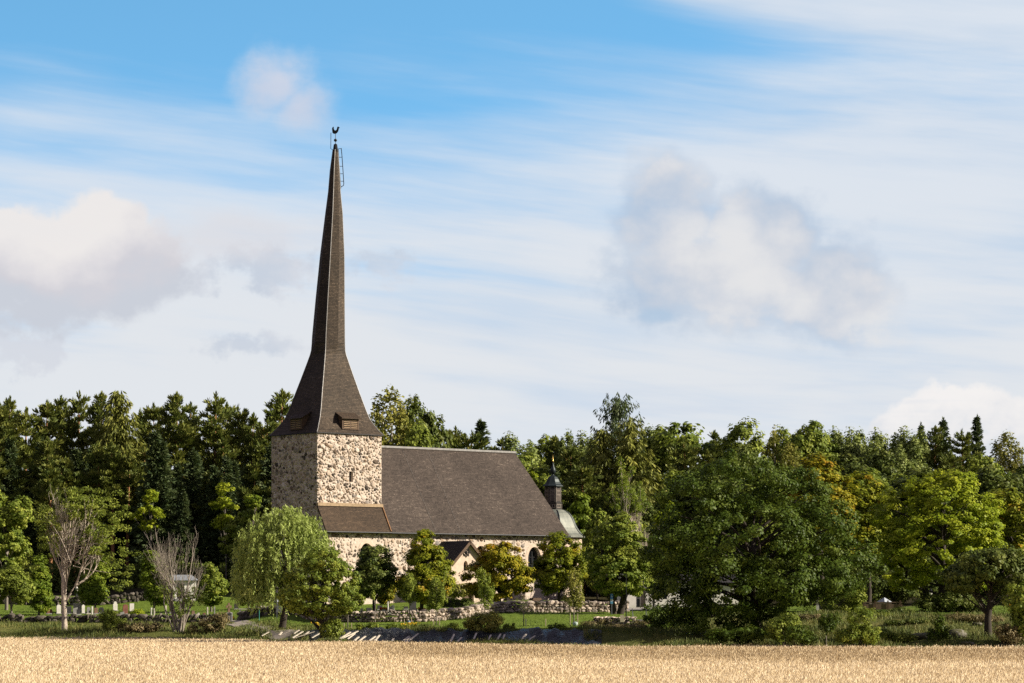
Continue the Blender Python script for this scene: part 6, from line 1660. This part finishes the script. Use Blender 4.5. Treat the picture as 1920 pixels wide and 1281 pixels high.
# ------------------------------------------------------------------ right of the church
t = thing('parish_house', 'low white parish house half hidden behind the oak', 'house', G(1192, 280), .12)
Lh = 11.0
mb = MB(); o_ = [(-1.0, -.6), (Lh, -.6), (Lh, 2.75), (-1.0, 2.75)]
holed(mb, o_, [[(-.02 + .05, -.02), (1.05, -.02), (1.05, 2.05), (.03, 2.05)], [(2.4, .9), (3.3, .9), (3.3, 2.0), (2.4, 2.0)], [(4.6, .9), (5.5, .9), (5.5, 2.0), (4.6, 2.0)], [(7.0, .9), (7.9, .9), (7.9, 2.0), (7.0, 2.0)]], lambda u, v, d: (u, d, v), .2)
mb.add([(-1, 0, -.6), (-1, 6, -.6), (-1, 6, 2.75), (-1, 0, 2.75)], [(0, 3, 2, 1)]); mb.add([(Lh, 0, -.6), (Lh, 6, -.6), (Lh, 6, 2.75), (Lh, 0, 2.75)], [(0, 1, 2, 3)]); mb.add([(-1, 6, -.6), (Lh, 6, -.6), (Lh, 6, 2.75), (-1, 6, 2.75)], [(3, 2, 1, 0)])
mb.add([(-1, 0, 2.75), (-1, 6, 2.75), (-1, 3, 4.2)], [(0, 2, 1)]); mb.add([(Lh, 0, 2.75), (Lh, 6, 2.75), (Lh, 3, 4.2)], [(0, 1, 2)])
part('wall', mb.mesh('wall', M['white']), t)
mb = MB(); mb.slab([(-1.3, -.45, 2.62), (Lh + .3, -.45, 2.62), (Lh + .3, 3, 4.32), (-1.3, 3, 4.32)], (0, -.44, 1), .12); mb.slab([(Lh + .3, 6.45, 2.62), (-1.3, 6.45, 2.62), (-1.3, 3, 4.32), (Lh + .3, 3, 4.32)], (0, .44, 1), .12)
part('roof', mb.mesh('roof', M['tar']), t)
d_ = part('door', MB().box(.05, 1.03, .12, .17, -.02, 2.03).mesh('door', plain('grey_boards', (.20, .165, .135), .8, sc=8)), t)
part('glass', MB().box(.10, .45, .108, .118, .12, 1.9).mesh('glass', M['glass']), d_)
mb = MB(); mb.box(.03, .09, .06, .105, 0, 2.03).box(.46, .51, .06, .105, 0, 2.03).box(.09, .46, .065, .10, .98, 1.04).box(.09, .46, .065, .10, .02, .08)
part('frame', mb.mesh('frame', M['lead']), d_)
for x in (2.4, 4.6, 7.0):
    w_ = part('window', MB().box(x, x + .9, .15, .18, .9, 2.0).mesh('window', M['glass']), t)
    part('frame', MB().box(x + .42, x + .48, .1, .148, .9, 2.0).box(x, x + .42, .1, .148, 1.42, 1.48).box(x + .48, x + .9, .1, .148, 1.42, 1.48).mesh('frame', STN['white']), w_)
def _pav(t, bs, o):
    n = noise(t, geopos(t), 3, 4); setin(t, bs, Base_Color=ramp(t, n, [(.3, (.22, .20, .18)), (.7, (.32, .30, .27))]), Roughness=.9)
V = [Vector((0, 0, 0))] * 0; Fc = []
for i in range(13):
    for j in range(5):
        x = X_(1158 + i * 8, 266 + j * 3.4); y = 266 + j * 3.4; V.append((x, y, gz(x, y) + .05))
for i in range(12):
    for j in range(4): Fc.append((i * 5 + j, (i + 1) * 5 + j, (i + 1) * 5 + j + 1, i * 5 + j + 1))
o = bpy.data.objects.new('pavement', polymesh('pavement', V, Fc, mat('yard_paving', _pav), uv=False)); COL.objects.link(o); tag(o, kind='structure')
t = thing('stone_steps', 'grey steps climbing from the field path beside the stone bank', 'steps', G(1200, 236), 0)
mb = MB()
for i in range(5): mb.box(-.55, .55, i * .45 - .6, 1.8, -.6 + i * .15, -.45 + i * .15 + .12)
part('treads', mb.mesh('treads', STN['grey']), t)
for x in (-.6, .6):
    part('handrail', MB().tube([(x, -.5, -.3), (x, -.5, .6), (x, 1.7, 1.25), (x, 1.7, 0)], .028, 6).mesh('handrail', M['steel']), t)
t = thing('lamp_post', 'tall thin dark lamp post with an arm, right of the two-trunked tree', 'street lamp', G(1174, 238))
g_ = G(1174, 238); hl = Z_(1077, 238) - g_.z
part('pole', MB().tube([(0, 0, -.3), (0, 0, 1.0), (0, 0, hl)], [.06, .05, .035], 8).mesh('pole', M['iron']), t)
part('arm', MB().tube([(0, 0, hl - .06), (-.2, 0, hl + .03), (-.32, 0, hl + .02)], .028, 6).mesh('arm', M['iron']), t)
part('lamp_head', MB().lathe([(.03, hl + .06), (.13, hl + .0), (.17, hl - .06), (.05, hl - .1)], -.38, 0, 10).mesh('lamp_head', M['iron']), t)
t = thing('information_sign', 'narrow blue and white information sign in front of the left dark trunk', 'sign', G(1147, 250))
part('post', MB().tube([(0, .05, -.3), (0, .05, 2.0)], .03, 6).mesh('post', M['steel']), t)
pn = part('panel', MB().box(-.12, .12, -.02, .02, .98, 1.92).mesh('panel', plain('sign_white', (.62, .68, .74), .5, var=.05)), t)
blue = plain('sign_blue', (.04, .20, .55), .5, var=.06); lblue = plain('sign_light_blue', (.16, .42, .68), .5, var=.06)
part('blue_field', MB().box(-.118, .118, -.026, -.022, 1.45, 1.90).mesh('blue_field', blue), pn)
part('white_mark', MB().box(-.05, .07, -.031, -.028, 1.62, 1.68).box(-.02, .03, -.031, -.028, 1.70, 1.82).mesh('white_mark', STN['white']), pn)
part('blue_strip', MB().box(-.118, .118, -.026, -.022, 1.0, 1.22).mesh('blue_strip', lblue), pn)
part('dark_mark', MB().box(-.06, .0, -.027, -.022, 1.28, 1.38).mesh('dark_mark', M['dark']), pn)
t = thing('notice_board', 'cream notice board on two short legs in front of the stone bank', 'notice board', G(1166.5, 231))
part('panel', MB().box(-.16, .16, -.02, .02, .35, .96).mesh('panel', plain('cream_board', (.68, .60, .44), .6, var=.04)), t)
for x in (-.13, .13): part('leg', MB().tube([(x, .03, -.2), (x, .03, .5)], .02, 5).mesh('leg', M['steel']), t)
# fence, pavilion roof, post, lantern post at the far right lawn
t = thing('board_fence', 'low brown board fence on the lawn right of the oak', 'fence', G(1655, 262), 0)
mb = MB().box(-1.9, 1.9, -.03, .03, .12, .62).box(-1.9, 1.9, -.05, .05, .74, .84)
part('boards', mb.mesh('boards', plain('brown_boards', (.17, .115, .085), .8, sc=6)), t)
for x in (-1.85, -.75, .5, 1.7): part('post', MB().box(x - .07, x + .07, -.09, -.052, -.2, .98).mesh('post', M['wood']), t)
t = thing('garden_pavilion', 'little tent-like pavilion with a pale pointed roof behind the brown fence', 'pavilion', G(1658, 280), .7, None, .62)
part('roof', MB().rings([[(-.9, -.9, 1.0), (.9, -.9, 1.0), (.9, .9, 1.0), (-.9, .9, 1.0)], [(-.02, -.02, 1.75), (.02, -.02, 1.75), (.02, .02, 1.75), (-.02, .02, 1.75)]]).mesh('roof', plain('pale_canvas', (.36, .39, .44), .7, var=.06)), t)
for x, y in ((-.8, -.8), (.8, -.8), (.8, .8), (-.8, .8)): part('post', MB().tube([(x, y, -.2), (x, y, 1.02)], .04, 6).mesh('post', M['wood']), t)
t = thing('grave_post', 'tall grey wooden post with a white base seen under the oak', 'post', G(1533, 262))
part('shaft', MB().box(-.11, .11, -.1, .1, .5, 1.65).mesh('shaft', plain('silvered_wood', (.24, .22, .21), .8)), t)
part('base', MB().box(-.13, .13, -.12, .12, -.2, .498).mesh('base', STN['white']), t)
t = thing('garden_lantern', 'small white lantern on a thin post before the dark trunk of the bright maple', 'lantern', G(1745, 258))
part('post', MB().tube([(0, 0, -.2), (0, 0, 1.55)], .03, 6).mesh('post', M['iron']), t)
part('lamp', MB().lathe([(.06, 1.55), (.14, 1.62), (.16, 1.86)], 0, 0, 6).mesh('lamp', STN['white']), t)
part('cap', MB().lathe([(.22, 1.865), (.1, 2.02), (.02, 2.18)], 0, 0, 6).mesh('cap', M['iron']), t)
def _moss(t, bs, o):
    n = noise(t, objco(t), 1.6, 5, .65); setin(t, bs, Base_Color=ramp(t, n, [(.35, (.045, .042, .025)), (.5, (.085, .085, .03)), (.60, (.20, .185, .16)), (.72, (.13, .125, .03))]), Roughness=.95); bump(t, bs, n, .8, .15)
M['moss_rock'] = mat('mossy_rock', _moss)
for i, (px, Y, sx, sy, sz, lab) in enumerate([(1790, 209, 1.9, 1.5, .95, 'big mossy grey boulder lying on the right bank'), (1745, 212, 4.2, 2.0, .7, 'low flat mossy outcrop left of the big boulder'), (1815, 206, 1.3, 1.0, .45, 'smaller mossy stone at the lower right of the big boulder'), (1832, 220, .9, .8, .35, 'pale flat stone left of the leaning trunk'), (1880, 205, 1.0, .8, .35, 'low stone in shade at the field edge by the leaning tree')]):
    v = rock_verts(np.random.default_rng(60 + i), (sx, sy, sz), .25)
    single('boulder', polymesh('boulder', v + np.array([0, 0, sz * .22]), ICO_F, M['moss_rock'], True, uv=False), lab, 'boulder', G(px, Y), .2 * i)
